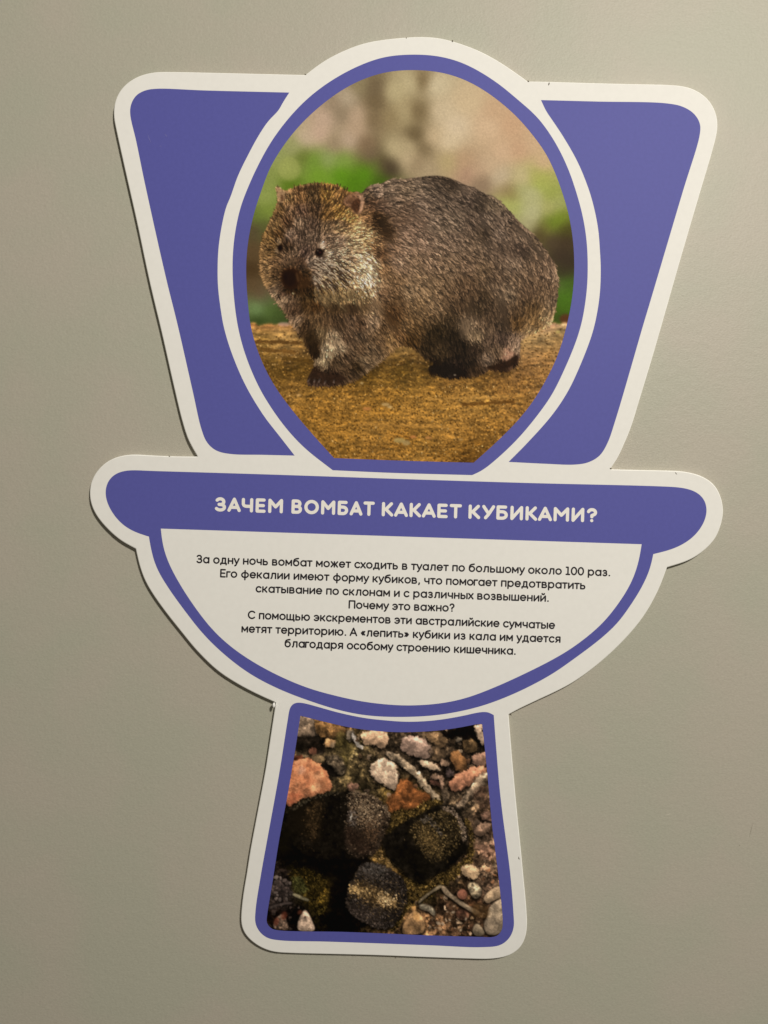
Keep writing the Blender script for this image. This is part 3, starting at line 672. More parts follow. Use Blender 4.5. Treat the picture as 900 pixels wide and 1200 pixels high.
    def lic(px, seed, half):
        N = noise(h, w, px, seed=seed); A = N.copy()
        for sg in (1, -1):
            fy, fx = np.mgrid[0:h, 0:w].astype(float)
            for i in range(half):
                iy = np.clip(fy, 0, h - 1).astype(int); ix = np.clip(fx, 0, w - 1).astype(int)
                fx += sg * dvn[iy, ix, 0] * 1.6; fy += sg * dvn[iy, ix, 1] * 1.6
                A += N[np.clip(fy, 0, h - 1).astype(int), np.clip(fx, 0, w - 1).astype(int)]
        A -= A.mean(); return A / A.std()
    ts1 = lic(3.2, 71, 6); ts2 = lic(7.5, 72, 9)
    def fur(n, lmin, lmax, wmin, wmax, sig, gain, box=None, shade=(.72, 1.2), mask_in=None, edge=True):
        M = mask_in if mask_in is not None else sm
        yy, xx = np.nonzero(M)
        k = RNG.integers(0, len(yy), n); iy, ix = yy[k], xx[k]
        x = cv.x0 + (ix + RNG.random(n)) * CELL; y = cv.y0 + (iy + RNG.random(n)) * CELL
        a = np.arctan2(dv[iy, ix, 1], dv[iy, ix, 0]) + RNG.normal(0, .11, n) + .13 * cl1[iy, ix]
        head = ((x < 440) & (y < 350))
        L = .86 * RNG.uniform(lmin, lmax, n) * np.where(head, .72, 1)
        back = 0.35
        x = x - np.cos(a) * L * back; y = y - np.sin(a) * L * back
        # roots must lie inside
        jx = np.clip(((x - cv.x0) / CELL).astype(int), 0, w - 1); jy = np.clip(((y - cv.y0) / CELL).astype(int), 0, h - 1)
        ok = sm[jy, jx]
        f = gain * np.exp(np.clip(RNG.normal(0, sig, n) + .09 * cl1[iy, ix] + .05 * cl2[iy, ix] + .16 * ts1[iy, ix] + .08 * ts2[iy, ix], -.85, .42))
        c_ = base[iy, ix] * f[:, None]
        cs = c_.mean(1, keepdims=True); c_ = c_ + (cs - c_) * np.clip((f - 1.1) * .25, 0, .3)[:, None]
        c_ = np.minimum(c_, base[iy, ix] * 1.5 + 8); c_ = np.minimum(c_, 226)
        W = RNG.uniform(wmin, wmax, n)
        strokes(cv, x[ok], y[ok], a[ok], L[ok], c_[ok], W[ok], RNG.normal(0, .35, ok.sum()), mask, shade)
    fur(8000, 7, 13, .9, 1.5, .22, .84, shade=(.85, 1.1))
    fur(15000, 6, 12, .6, 1.1, .24, .90, shade=(.8, 1.15))
    fur(20000, 5, 10, .4, .7, .27, .96, shade=(.75, 1.22))
    fur(3000, 4, 9, .5, .8, .18, 1.28, shade=(.75, 1.2))
    fur(3600, 4, 9, .5, .9, .18, .64, shade=(1., .95))
    hm = sm & (cv.X < 446) & (cv.Y < 352)
    fur(16000, 5, 8.5, .4, .8, .26, .98, shade=(.62, 1.3), mask_in=hm)
    fur(2600, 5, 9, .45, .7, .15, 1.42, shade=(.7, 1.2), mask_in=hm)
    fur(2600, 5, 9, .45, .8, .15, .55, shade=(1., .9), mask_in=hm)
    # soft outer fuzz
    edge = sm & (gblur(sm.astype(float), 5) < .72)
    fur(1500, 4, 7.5, .45, .8, .28, 1.15, mask_in=edge, shade=(.8, 1.25))
    def crease(pts, n, wid, k=.5, L=(5, 10)):
        Q = np.array(pts, float); tq = RNG.random(n) * (len(Q) - 1); kq = tq.astype(int); fq = (tq - kq)[:, None]
        P = Q[kq] * (1 - fq) + Q[kq + 1] * fq
        x = P[:, 0] + RNG.normal(0, wid, n); y = P[:, 1] + RNG.normal(0, wid, n)
        ix = np.clip(((x - cv.x0) / CELL).astype(int), 0, w - 1); iy = np.clip(((y - cv.y0) / CELL).astype(int), 0, h - 1)
        a = np.arctan2(dv[iy, ix, 1], dv[iy, ix, 0]) + RNG.normal(0, .15, n)
        strokes(cv, x, y, a, RNG.uniform(*L, n), base[iy, ix] * k * RNG.uniform(.8, 1.2, (n, 1)), RNG.uniform(.5, 1.0, n), shade=(1, 1))
    crease([(556,226),(562,240),(564,256),(567,274),(574,292)], 90, 2.2, 0.67)
    crease([(520,210),(534,216),(546,226)], 50, 2.4, 0.77); crease([(604,284),(612,294),(622,300)], 40, 2, 0.67)
    crease([(441,240),(444,256),(449,270),(454,284)], 90, 2.4, 0.72); crease([(600,262),(612,272),(624,286),(634,300)], 90, 1.6, 0.72)
    crease([(583,346),(590,362),(592,380)], 110, 2.4, 0.77); crease([(552,352),(546,372),(540,392)], 120, 3, 0.77)
    crease([(437,352),(448,360),(456,372),(462,386)], 110, 2.6, 0.77); crease([(480,240),(490,256),(505,270)], 50, 2, 0.80)
    crease([(385,352),(400,358),(416,360),(430,356)], 120, 2.2, 0.72); crease([(363,380),(366,396),(370,412)], 90, 2, 0.67)
    n = 90; x = RNG.uniform(345, 408, n); y = 220 + RNG.random(n) * 3 + np.abs(x - 376) * .09
    strokes(cv, x, y, np.radians(RNG.normal(-92, 14, n) + (x - 378) * .5), RNG.uniform(3, 7.5, n), np.array([54, 36, 20.]) * RNG.uniform(.6, 1.5, (n, 1)), RNG.uniform(.4, .7, n), shade=(1, 1))
    Mk = gblur(mask, 2)[..., None]; cv.C = cv.C * (1 - .2 * Mk) + (gblur(cv.C, 2.2) * .6 + base * .4) * .2 * Mk
    # hold the local tone of the fur to its reference colours
    M1 = gblur(mask, 2)[..., None]; wgt = np.maximum(gblur(mask, 12), .05)[..., None]
    base = base.mean(2, keepdims=True) + (base - base.mean(2, keepdims=True)) * .92
    ratio = gblur(base * mask[..., None], 12) / np.maximum(1, gblur(cv.C * mask[..., None], 12))
    cv.C *= 1 + M1 * (np.clip(ratio, .65, 1.5) - 1)
    cv.C = np.clip(cv.C + .45 * M1 * (cv.C - gblur(cv.C, 2.0)), 4, 235)
    # ears
    def patch(pts, colr, blur=1.6, k=.9, tex=.12, seed=1):
        M = gblur(cv.poly(pts).astype(float), blur) * k
        cc = np.asarray(colr, float) * np.exp(tex * fbm(h, w, 4, seed, 3))[..., None]
        cv.C[:] = cv.C * (1 - M[..., None]) + cc * M[..., None]
        mask[M > .5] = 1
    patch([(402,236),(407,229),(416,226.5),(424,227),(427,233),(426,242),(423,250),(420,252),(415,250),(411,243),(405,240)], (128,90,64), 2.2, .85, .22)
    patch([(412,238),(416,233),(421,232),(423,236),(422,244),(419,250),(414,247),(411,243)], (62,36,20), 2.4, .85, .2)
    patch([(420,229),(425,229),(426.5,236),(425,245),(421.5,251),(421.5,244),(423,236)], (176,134,102), 1.4)
    patch([(405,236),(411,231),(417,229),(414,234),(410,239)], (105,70,45), 1.6)
    patch([(324.5,220),(328.5,220.5),(332.5,226),(334,234),(329.5,238),(325.5,233)], (158,122,86), 1.4)
    patch([(329,228),(332,229),(333,235),(329,236)], (96,66,42), 1.2)
    # eyes
    for x, y, rx, ry, cl, k in [(374,296,5.4,4.9,(42,26,16),.9),(374,295.7,4.1,3.9,(15,7,5),1),(375,295.8,1.4,1.2,(66,28,24),.8),(372.4,293.8,.9,.8,(150,128,104),.8),
                             (328.6,291,3.4,4.6,(30,17,9),.85),(328.3,290.5,2.1,2.8,(15,7,4),1),(335,286,2.4,1.6,(36,22,13),.3)]:
        over(cv, gblur((ell(cv, x, y, rx, ry) < 1).astype(float), 1.2) * k, cl)
    over(cv, gblur((ell(cv, 378, 288, 3.8, 2.4, 20) < 1).astype(float), 1.4) * .6, (204,172,138))
    over(cv, gblur((ell(cv, 383.6, 297.5, 3.2, 2.6, -50) < 1).astype(float), 2) * .45, (178,150,118))
    over(cv, gblur((ell(cv, 326.3, 285, 1.6, 2.4, 20) < 1).astype(float), 1.2) * .6, (140,112,80))
    over(cv, gblur((ell(cv, 324.8, 293.5, 1.2, 2.6, -20) < 1).astype(float), 1.2) * .6, (140,112,80))
    # nose and mouth
    over(cv, gblur(cv.poly([(329.5,324),(331,318),(336,315),(343,314.5),(349,317),(352,323),(351,332),(347,339),(342,343),(336,340),(331,333)]).astype(float), 2.2) * .95, (38,20,10))
    over(cv, gblur(cv.poly([(331,323),(334,318),(341,317),(345,320),(347,327),(345,334),(339,336),(333,332)]).astype(float), 2.5) * .7, (24,12,7))
    over(cv, gblur(cv.poly([(350,319),(358,322),(364,328),(363,336),(352,341),(346,341),(351,333)]).astype(float), 3.5) * .65, (58,35,16))
    over(cv, gblur((ell(cv, 348.6, 325, 1.4, 6, -10) < 1).astype(float), 1.6) * .55, (92,62,34))
    over(cv, gblur((ell(cv, 334.5, 325, 2.4, 3.2) < 1).astype(float), 2) * .6, (20,9,5))
    over(cv, gblur((ell(cv, 345, 342, 6, 2, 10) < 1).astype(float), 2) * .7, (28,16,8))
    over(cv, gblur((ell(cv, 343.7, 343.6, 1.5, 1.4) < 1).astype(float), .8) * .9, (178,160,118))
    # hairs back over the rim of the muzzle
    n = 700; th = RNG.uniform(0, 2 * math.pi, n); rr = RNG.uniform(13.5, 20, n)
    x = 341 + rr * np.cos(th) * 1.05; y = 325 + rr * np.sin(th)
    ix = np.clip(((x - cv.x0) / CELL).astype(int), 0, w - 1); iy = np.clip(((y - cv.y0) / CELL).astype(int), 0, h - 1)
    keep = ~((x > 348) & (y > 322) & (y < 352)) & (y < 340)
    strokes(cv, x[keep], y[keep], th[keep] + RNG.normal(0, .3, keep.sum()), RNG.uniform(3, 6, keep.sum()), (base[iy, ix] * RNG.uniform(.55, 1.45, (n, 1)))[keep], RNG.uniform(.6, 1.1, keep.sum()), shade=(.6, 1.2))
    # lower cheek hairs hanging over the dark throat
    n = 200; x = RNG.uniform(368, 432, n); y = 345 + 2.5 * np.sin(x * .35) + RNG.normal(0, 4.5, n)
    strokes(cv, x, y, np.radians(RNG.normal(74, 14, n)), RNG.uniform(5, 10, n), np.array([166, 132, 86.]) * RNG.uniform(.45, 1.1, (n, 1)), RNG.uniform(.5, .9, n), shade=(1.0, .6))
    # whiskery strands on the cheek
    n = 110; x = RNG.uniform(366, 404, n); y = RNG.uniform(302, 334, n)
    strokes(cv, x, y, np.radians(RNG.normal(22, 10, n) + (y - 312)), RNG.uniform(8, 16, n), np.where(RNG.random((n, 1)) < .45, np.array([[204, 178, 146.]]), np.array([[66, 48, 34.]])) * RNG.uniform(.75, 1.05, (n, 1)), RNG.uniform(.5, .8, n), RNG.normal(.4, .2, n), shade=(1, .8))
    # paws
    patch([(360,448),(362,441),(368,434),(380,437),(398,440),(407,443),(397,449),(382,450)], (44,28,18), 2.2, .85)
    patch([(503,434),(508,429),(520,428),(540,433),(548,439),(520,439),(508,437)], (24,17,12), 2, .9)
    patch([(570,431),(580,428),(592,424),(600,419),(605,416),(607.5,418),(606,424),(598,430),(588,433),(575,433)], (38,22,12), 1.4, .95)
    patch([(588,420),(596,413),(603,412),(602,417),(594,422)], (168,124,96), 2, .7)
    for x, y, a in [(374,446,100),(382,448,110),(363,446,125),(391,447,95),(369,446,110)]:
        n = 5; strokes(cv, x + RNG.normal(0, .6, n), y + RNG.normal(0, .5, n) - 2, np.radians(a) + RNG.normal(0, .1, n), np.full(n, 4.), np.tile([92., 74, 62], (n, 1)), np.full(n, .7), shade=(.5, 1.2))
    over(cv, gblur((ell(cv, 533, 439.5, 1.6, 1) < 1).astype(float), .8), (120,104,86))
    cv.C = cv.C * .86 + gblur(cv.C, 1.3) * .14
    clip = cv.poly(smooth_outline(RING_I, 6))
    cv.C = gblur(cv.C, .5)
    gr = noise(h, w, 2.2, seed=77)[..., None]
    cv.C = cv.C * (1 + .02 * gr)
    return cv, (gblur(mask, 1.5) > .5).astype(float), clip

wc, wmask, wclip = paint_wombat()
emit_picture(wc, 'wombat_photo', [('wombat_photo', None, 'round photo print of a blurred garden and sandy ground'), ('printed_wombat', wmask, 'brown grey wombat standing on sand, facing left')], wclip, L1)

# ---- the droppings picture
def paint_droppings():
    cv = Canvas(304, 832, 598, 1104)
    h, w = cv.h, cv.w
    def Z(v, pts):
        ox, oy = v; return [(ox + x / 5.625, oy + y / 5.625) for x, y in pts]
    A2, A3, A4, A5, A6, A7 = (300,830), (440,830), (300,920), (440,920), (300,1000), (440,1000)
    BP = [(352,845,125,104,84),(365,862,40,32,24),(375,850,108,76,36),(400,850,98,68,34),(402,868,62,54,22),(410,880,104,90,52),(415,905,84,70,38),(430,925,60,50,28),(425,890,60,50,30),(390,895,70,58,38),
     (450,870,50,40,28),(470,880,60,48,34),(490,890,40,32,24),(515,880,96,76,54),(520,895,40,30,22),(545,862,24,18,12),(535,905,50,36,26),(550,915,80,62,44),(560,930,96,78,58),(545,940,96,78,56),(570,955,80,58,40),
     (566,980,112,86,66),(572,1000,128,92,72),(566,1020,110,84,62),(555,1008,90,66,44),(575,1040,108,82,62),(530,1030,60,46,28),(540,1050,70,48,28),(550,1062,74,46,26),(560,1075,62,42,26),(520,1065,44,30,20),(515,1080,90,62,38),
     (500,1075,110,76,44),(490,1088,108,76,44),(540,1088,66,46,30),(500,1050,40,32,14),(485,1045,84,62,18),(460,955,72,54,20),(460,935,80,62,22),(490,945,96,76,24),(450,985,80,58,20),(447,1000,110,80,28),(455,1012,84,60,20),
     (380,1000,6,5,4),(400,990,5,4,4),(420,1000,8,6,5),(400,1050,6,5,3),(395,1085,6,5,4),(345,990,12,9,5),(335,1000,14,10,8),(345,1010,20,16,6),(360,1020,36,30,8),(375,1040,58,42,8),(382,1055,62,46,8),(350,1035,52,50,16),(330,1040,60,48,44),
     (325,1055,44,36,34),(340,1070,14,11,10),(325,1075,30,18,14),(370,1080,22,18,6),(335,1025,40,30,26),(330,945,60,52,34),(340,935,80,70,44)]
    cv.C = cv.idw(BP, 5, 1.9)
    tex = fbm(h, w, 10, 51, 4); tex2 = fbm(h, w, 4, 52, 3); tex3 = fbm(h, w, 26, 53, 3)
    cv.C *= np.exp(np.clip(.30 * tex + .22 * tex2 + .22 * tex3, -1.2, .8))[..., None]
    # random small pebbles and crumbs of the litter, under the named pieces
    r = np.random.default_rng(9)
    def stone(pts, colr, tex_a=.12, blur=1.2, shade=.35, k=1.0, seed=0, lift=True, rim=True):
        P = smooth_outline(pts, 1.6)
        M = cv.poly(P).astype(float); Ms = gblur(M, blur) * k
        if rim:   # the dark gap the piece sits in
            G = np.clip(gblur(np.roll(np.roll(M, 4, 0), -1, 1), 4) * 1.4, 0, 1) * .8
            cv.C[:] = cv.C * (1 - G[..., None] * (1 - M[..., None]))
        wide = gblur(M, 9); up = np.roll(wide, -7, 0) - np.roll(wide, 7, 0)
        sh = 1 + shade * np.clip(up * 1.6, -1, 1)
        tt = np.exp(tex_a * .9 * fbm(h, w, 13, 100 + seed, 4) + tex_a * .35 * fbm(h, w, 3, 200 + seed, 2)) * (1 - .28 * np.clip(1.9 - 2.4 * gblur(M, 3), 0, 1))
        cc = np.asarray(colr, float) * (sh * tt)[..., None]
        cv.C[:] = cv.C * (1 - Ms[..., None]) + cc * Ms[..., None]
        return M
    def blob(x, y, rx, ry, ang, n=9):
        a = np.linspace(0, 2 * math.pi, n, endpoint=False); q = r.uniform(.78, 1.15, n)
        ca, sa = math.cos(ang), math.sin(ang)
        return [(x + ca * rx * q[i] * math.cos(a[i]) - sa * ry * q[i] * math.sin(a[i]), y + sa * rx * q[i] * math.cos(a[i]) + ca * ry * q[i] * math.sin(a[i])) for i in range(n)]
    pal = [(120,92,66),(150,122,94),(96,72,46),(130,84,52),(170,142,110),(80,62,44),(110,88,70),(140,110,72),(98,60,36)]
    def dots(n, box, s0, s1, colrs, dim=1.0):
        x0, y0, x1, y1 = box
        for i in range(n):
            x, y = r.uniform(x0, x1), r.uniform(y0, y1); s_ = r.uniform(s0, s1)
            M = np.zeros((h, w)); cl = np.asarray(colrs[r.integers(len(colrs))], float) * r.uniform(.6, 1.1) * dim
            ang = r.uniform(0, 180); rx, ry = s_, s_ * r.uniform(.5, .9)
            X0 = int((x - cv.x0 - 9) / CELL); X1 = X0 + 46; Y0 = int((y - cv.y0 - 9) / CELL); Y1 = Y0 + 46
            if X0 < 0 or Y0 < 0 or X1 > w or Y1 > h: continue
            a = math.radians(ang); dx = cv.X[Y0:Y1, X0:X1] - x; dy = cv.Y[Y0:Y1, X0:X1] - y
            u = dx * math.cos(a) + dy * math.sin(a); v = -dx * math.sin(a) + dy * math.cos(a)
            d = np.sqrt((u / rx) ** 2 + (v / ry) ** 2)
            al = np.clip((1.15 - d) * 4, 0, 1); sd = np.clip(1.9 - d, 0, 1) * .55 * (dy > -ry * .3)
            S = cv.C[Y0:Y1, X0:X1]; S *= (1 - sd * (1 - al))[..., None]
            li = (1.05 - .3 * dy / (ry + 1) * .8)
            S[:] = S * (1 - al[..., None]) + cl * li[..., None] * al[..., None]
    dots(80, (345,845,580,940), 1.2, 4.0, pal); dots(75, (520,960,588,1096), 1.0, 3.4, pal); dots(60, (485,1045,580,1094), .8, 2.6, [(150,118,84),(110,70,46),(180,150,118),(90,60,40)])
    dots(30, (312,1010,350,1090), 1, 3, [(90,74,66),(60,48,44)], .8)
    S = stone
    S(Z(A2,[(275,70),(330,48),(385,80),(405,180),(350,185),(270,182)]), (128,108,88), .22, seed=1)
    S(Z(A2,[(388,85),(480,88),(590,125),(600,160),(560,188),(430,188),(392,140)]), (116,80,38), .22, seed=2)
    S(Z(A2,[(545,150),(600,170),(640,260),(620,330),(600,400),(540,300),(515,210)]), (74,64,26), .35, 2.5, .1, .8, 3, rim=False)
    S(Z(A2,[(280,185),(430,195),(455,262),(400,300),(330,262),(262,285),(262,220)]), (24,19,14), .3, 2.5, .1, .9, 4, rim=False)
    S(Z(A2,[(345,265),(380,248),(405,280),(390,310),(352,302)]), (118,68,48), .15, seed=5)
    S(Z(A2,[(450,205),(480,196),(516,212),(520,240),(492,258),(452,245)]), (190,140,84), .14, seed=6)
    S(Z(A2,[(480,225),(515,222),(520,246),(492,255)]), (150,128,100), .12, 1.5, .2, .8, 7, rim=False)
    S(Z(A2,[(360,315),(425,298),(436,345),(400,362)]), (142,116,76), .2, 2.5, .1, .7, 8, rim=False)
    S(Z(A2,[(460,315),(510,305),(560,325),(590,420),(560,440),(500,400),(470,360)]), (88,76,60), .38, 2, .2, .9, 9)
    S(Z(A2,[(426,365),(450,345),(480,362),(520,420),(560,430),(560,450),(500,452),(455,420)]), (20,16,14), .2, 2, 0, .9, 10, rim=False)
    S(Z(A2,[(598,150),(640,145),(650,175),(640,215),(605,215)]), (98,88,74), .2, seed=11)
    S(Z(A2,[(620,165),(640,160),(655,195),(690,240),(712,262),(700,272),(660,240),(640,205)]), (152,152,150), .12, 1.2, .2, seed=12)
    S(Z(A2,[(685,180),(715,150),(790,140),(862,160),(870,222),(828,264),(775,238),(712,228)]), (188,150,116), .12, seed=13)
    S([(432.5,898.5),(437,893),(446,888.5),(457,889.5),(462,894),(465,902),(464.5,922),(461,924.5),(449,919),(441,915),(435,908)], (178,154,130), .14, seed=14)
    S(Z(A2,[(600,500),(652,480),(672,515),(640,545),(602,540)]), (112,78,62), .2, seed=15)
    S(Z(A2,[(600,400),(650,420),(720,470),(770,540),(700,520),(640,470)]), (40,34,18), .3, 3, .1, .7, 16, rim=False)
    S(Z(A2,[(850,620),(900,560),(930,600),(930,700),(880,700)]), (120,66,24), .3, 3, .1, .8, 17, rim=False)
    S(Z(A2,[(248,312),(320,318),(300,338),(250,345)]), (104,46,26), .2, 1.5, seed=18, rim=False)
    o = S(Z(A2,[(240,350),(280,335),(340,328),(400,352),(450,400),(490,455),(502,500),(492,545),(440,560),(380,575),(300,600),(205,640),(190,560),(215,500),(228,400)]), (196,112,68), .10, seed=19)
    for x, y, rx, ry, cl, k in [(352,902,5,5,(186,140,120),.6),(372,910,7,4,(222,156,106),.6),(369,922,6,6,(226,168,116),.55),(345,932,9,4,(188,84,48),.6),(360,915,9,5,(204,110,64),.5),(380,918,3,8,(206,120,66),.6),(352,892,8,3,(210,150,106),.5),(341,940,5,3,(170,74,44),.7)]:
        over(cv, gblur((ell(cv, x, y, rx, ry) < 1).astype(float), 4) * k * gblur(o, 1), cl)
    over(cv, np.clip(np.abs(fbm(h, w, 12, 61, 3)) < .06, 0, 1) * o * .35, (226,176,130))
    # right half litter
    S(Z(A3,[(170,195),(200,182),(260,185),(335,215),(372,290),(340,330),(240,312),(168,272)]), (150,122,108), .14, seed=21)
    S(Z(A3,[(325,168),(430,160),(480,205),(425,262),(372,230)]), (118,90,58), .22, 2, seed=22)
    S(Z(A3,[(360,250),(430,262),(460,320),(420,350),(370,320)]), (100,78,54), .2, 2.5, .1, .8, 23)
    S(Z(A3,[(430,160),(540,135),(640,112),(665,195),(600,205),(540,190),(500,205)]), (17,12,9), .2, 2, 0, .95, 24, rim=False)
    S(Z(A3,[(515,198),(570,192),(580,206),(540,220)]), (110,100,84), .15, 1.5, seed=25)
    S(Z(A3,[(560,245),(590,205),(640,200),(675,240),(655,288),(600,292)]), (88,66,38), .25, seed=26)
    S(Z(A3,[(486,305),(530,276),(565,300),(598,350),(590,398),(548,420),(520,380)]), (138,88,42), .14, seed=27)
    S(Z(A3,[(632,312),(670,298),(722,292),(728,372),(650,372),(632,350)]), (148,108,88), .14, seed=28)
    S(Z(A3,[(478,495),(500,462),(560,415),(620,390),(690,378),(728,382),(728,425),(650,480),(580,530),(528,545),(490,528)]), (178,112,80), .12, seed=29)
    S(Z(A3,[(700,420),(738,430),(735,470),(660,560),(600,620),(560,665),(520,655),(560,600),(620,520)]), (122,104,84), .28, 1.4, seed=30)
    S(Z(A3,[(650,112),(695,100),(706,160),(722,245),(700,240),(672,190),(655,160)]), (166,142,118), .16, seed=31)
    S(Z(A3,[(420,345),(460,335),(486,350),(486,378),(440,386)]), (124,98,78), .15, seed=32)
    S(Z(A3,[(462,400),(490,388),(514,412),(506,448),(468,440)]), (72,58,58), .15, seed=33)
    S(Z(A3,[(345,455),(400,432),(440,450),(452,500),(438,545),(420,520),(425,475),(380,465)]), (136,106,86), .2, 1.4, seed=34)
    S(Z(A3,[(350,470),(410,480),(425,520),(390,515)]), (92,56,44), .2, 1.6, seed=35)
    S(Z(A3,[(60,300),(85,280),(130,292),(200,345),(270,400),(330,470),(390,545),(425,585),(420,612),(372,588),(310,520),(240,440),(165,375),(100,330)]), (128,112,90), .25, seed=36)
    S(Z(A3,[(190,360),(230,380),(250,420),(225,415)]), (160,140,112), .15, 1.6, seed=37, rim=False)
    S(Z(A3,[(350,540),(400,560),(425,590),(418,612),(375,588)]), (168,148,118), .15, 1.4, seed=38, rim=False)
    S(Z(A3,[(278,345),(300,335),(350,352),(420,382),(424,402),(400,412),(330,388),(285,365)]), (192,166,136), .1, seed=39)
    S(Z(A3,[(440,530),(475,520),(480,600),(450,640)]), (84,70,54), .3, 2, seed=40)
    S(Z(A3,[(120,560),(155,480),(200,458),(235,480),(260,530),(350,560),(362,600),(310,640),(200,690),(100,700),(90,600)]), (122,64,22), .22, 1.8, .25, seed=41)
    over(cv, gblur((ell(cv, 466, 933, 4, 3) < 1).astype(float), 3) * .6, (176,96,36))
    S(Z(A3,[(640,560),(720,500),(740,560),(745,650),(680,650)]), (70,48,36), .3, 3, .1, .7, 42, rim=False)
    # moss
    def moss(box_pts, n, cols, blur=3, base=(70,54,16), k=.8):
        M = cv.poly(smooth_outline(box_pts, 2)); over(cv, gblur(M.astype(float), blur) * k, base)
        yy, xx = np.nonzero(M)
        q = r.integers(0, len(yy), n); x = cv.x0 + xx[q] * CELL; y = cv.y0 + yy[q] * CELL
        cc = np.asarray(cols, float)[r.integers(0, len(cols), n)] * r.uniform(.45, 1.25, (n, 1))
        strokes(cv, x, y, r.uniform(0, 6.28, n), r.uniform(.8, 2.6, n), cc, r.uniform(.5, 1.3, n), r.normal(0, 1, n), shade=(.8, 1.2))
    mc = [(112,88,26),(80,60,18),(46,34,10),(150,118,44),(30,22,8)]
    moss(Z(A5,[(60,280),(90,185),(180,160),(260,150),(330,105),(420,95),(450,125),(300,195),(150,280),(75,320)]), 900, mc)
    moss(Z(A5,[(-10,390),(30,420),(90,480),(150,500),(130,555),(60,520),(-20,480),(-60,470),(-50,440)]), 420, [(140,104,42),(100,74,26),(176,138,70),(50,36,12)])
    moss(Z(A5,[(200,605),(290,655),(420,590),(560,500),(610,470),(640,500),(560,575),(480,650),(400,690),(330,760),(240,740),(200,660)]), 900, mc)
    moss(Z(A5,[(600,205),(645,330),(640,470),(605,480),(618,340),(590,230)]), 260, mc, k=.6)
    moss(Z(A7,[(190,165),(240,170),(270,240),(300,260),(240,330),(200,390),(150,480),(95,525),(110,480),(170,400),(205,300)]), 700, mc)
    moss(Z(A6,[(225,60),(300,60),(420,120),(480,200),(490,300),(450,380),(400,400),(340,340),(300,280),(240,200)]), 900, [(60,46,8),(84,64,10),(30,24,6),(18,14,4),(96,78,16)], 4, (34,28,6))
    moss(Z(A6,[(235,150),(290,160),(330,230),(320,265),(270,250)]), 130, [(76,80,30),(54,56,20)], 3, (56,58,20), .8)
    moss(Z(A6,[(420,260),(480,240),(490,300),(420,340)]), 120, [(130,100,12),(90,66,8)], 3, (60,46,8), .5)
    S(Z(A5,[(565,542),(600,514),(640,525),(686,560),(664,625),(610,610),(570,592)]), (176,146,108), .12, seed=50)
    S(Z(A5,[(648,285),(672,262),(705,244),(748,236),(760,262),(750,298),(705,332),(660,325)]), (126,97,77), .16, seed=51)
    S(Z(A5,[(690,195),(740,160),(770,240),(740,235),(700,225)]), (116,84,68), .2, 2, seed=52)
    S(Z(A5,[(635,395),(700,390),(790,440),(790,470),(740,440),(660,420)]), (158,112,88), .15, 3, .15, .7, 53, rim=False)
    wy = fbm(h, w, 11, 301, 3) * 1.3; wx = fbm(h, w, 11, 302, 3) * 1.3
    gy, gx = np.mgrid[0:h, 0:w]
    cv.C = cv.C[np.clip(gy + wy, 0, h - 1).astype(int), np.clip(gx + wx, 0, w - 1).astype(int)]
    crack = np.exp(-(fbm(h, w, 8, 303, 3) / .10) ** 2); crack2 = np.exp(-(fbm(h, w, 15, 304, 4) / .05) ** 2)
    cv.C *= (1 - .12 * crack * (fbm(h, w, 30, 305, 2) > .1) - .2 * crack2)[..., None]
    cv.C = np.clip(cv.C * np.exp(.10 * fbm(h, w, 14, 306, 4) - .02)[..., None], 0, 235)
    # the three droppings
    def speck(pts, n, cols, l=(.5, 1.6), ang=None, wd=(.5, .9)):
        M = cv.poly(smooth_outline(pts, 1.5)); yy, xx = np.nonzero(M); q = r.integers(0, len(yy), n)
        cc = np.asarray(cols, float)[r.integers(0, len(cols), n)] * r.uniform(.4, 1.2, (n, 1))
        a = r.uniform(0, 6.28, n) if ang is None else r.normal(ang, .5, n)
        strokes(cv, cv.x0 + xx[q] * CELL, cv.y0 + yy[q] * CELL, a, r.uniform(l[0], l[1], n), cc, r.uniform(wd[0], wd[1], n), shade=(1, 1))
    masks = []
    def speckg(x, y, sx_, sy_, ang, n, cols, l=(.6, 1.8), dirn=None, wd=(.45, .85), clipm=None):
        a = math.radians(ang); u = r.normal(0, sx_, n); v = r.normal(0, sy_, n) + 1.2 * np.sin(u * .6)
        X_ = x + u * math.cos(a) - v * math.sin(a); Y_ = y + u * math.sin(a) + v * math.cos(a)
        ix = np.clip(((X_ - cv.x0) / CELL).astype(int), 0, w - 1); iy = np.clip(((Y_ - cv.y0) / CELL).astype(int), 0, h - 1)
        ok = np.ones(n, bool) if clipm is None else clipm[iy, ix] > .5
        cc = np.asarray(cols, float)[r.integers(0, len(cols), n)] * r.uniform(.4, 1.2, (n, 1))
        aa = r.uniform(0, 6.28, n) if dirn is None else r.normal(dirn, .5, n)
        strokes(cv, X_[ok], Y_[ok], aa[ok], r.uniform(l[0], l[1], ok.sum()), cc[ok], r.uniform(wd[0], wd[1], ok.sum()), shade=(1, 1))
    cv.C = 92 * np.clip(cv.C / 92, 0, 3) ** 1.12 * np.array([1.0, .955, .95])
    # black ground between them
    S(Z(A4,[(150,200),(220,160),(300,400),(600,470),(740,450),(720,540),(640,600),(600,680),(590,800),(620,930),(480,940),(470,760),(480,640),(350,560),(220,540),(160,440),(130,300)]), (9,7,5), .3, 6, 0, .88, 60, rim=False)
    c1 = Z(A4,[(200,195),(240,150),(330,100),(400,72),(480,58),(560,44),(640,42),(710,55),(790,88),(850,140),(878,195),(880,240),(845,320),(800,430),(720,475),(600,490),(400,480),(280,430),(215,310)])
    masks.append(S(c1, (17,13,9), .3, 1.6, .1, 1, 61, rim=False))
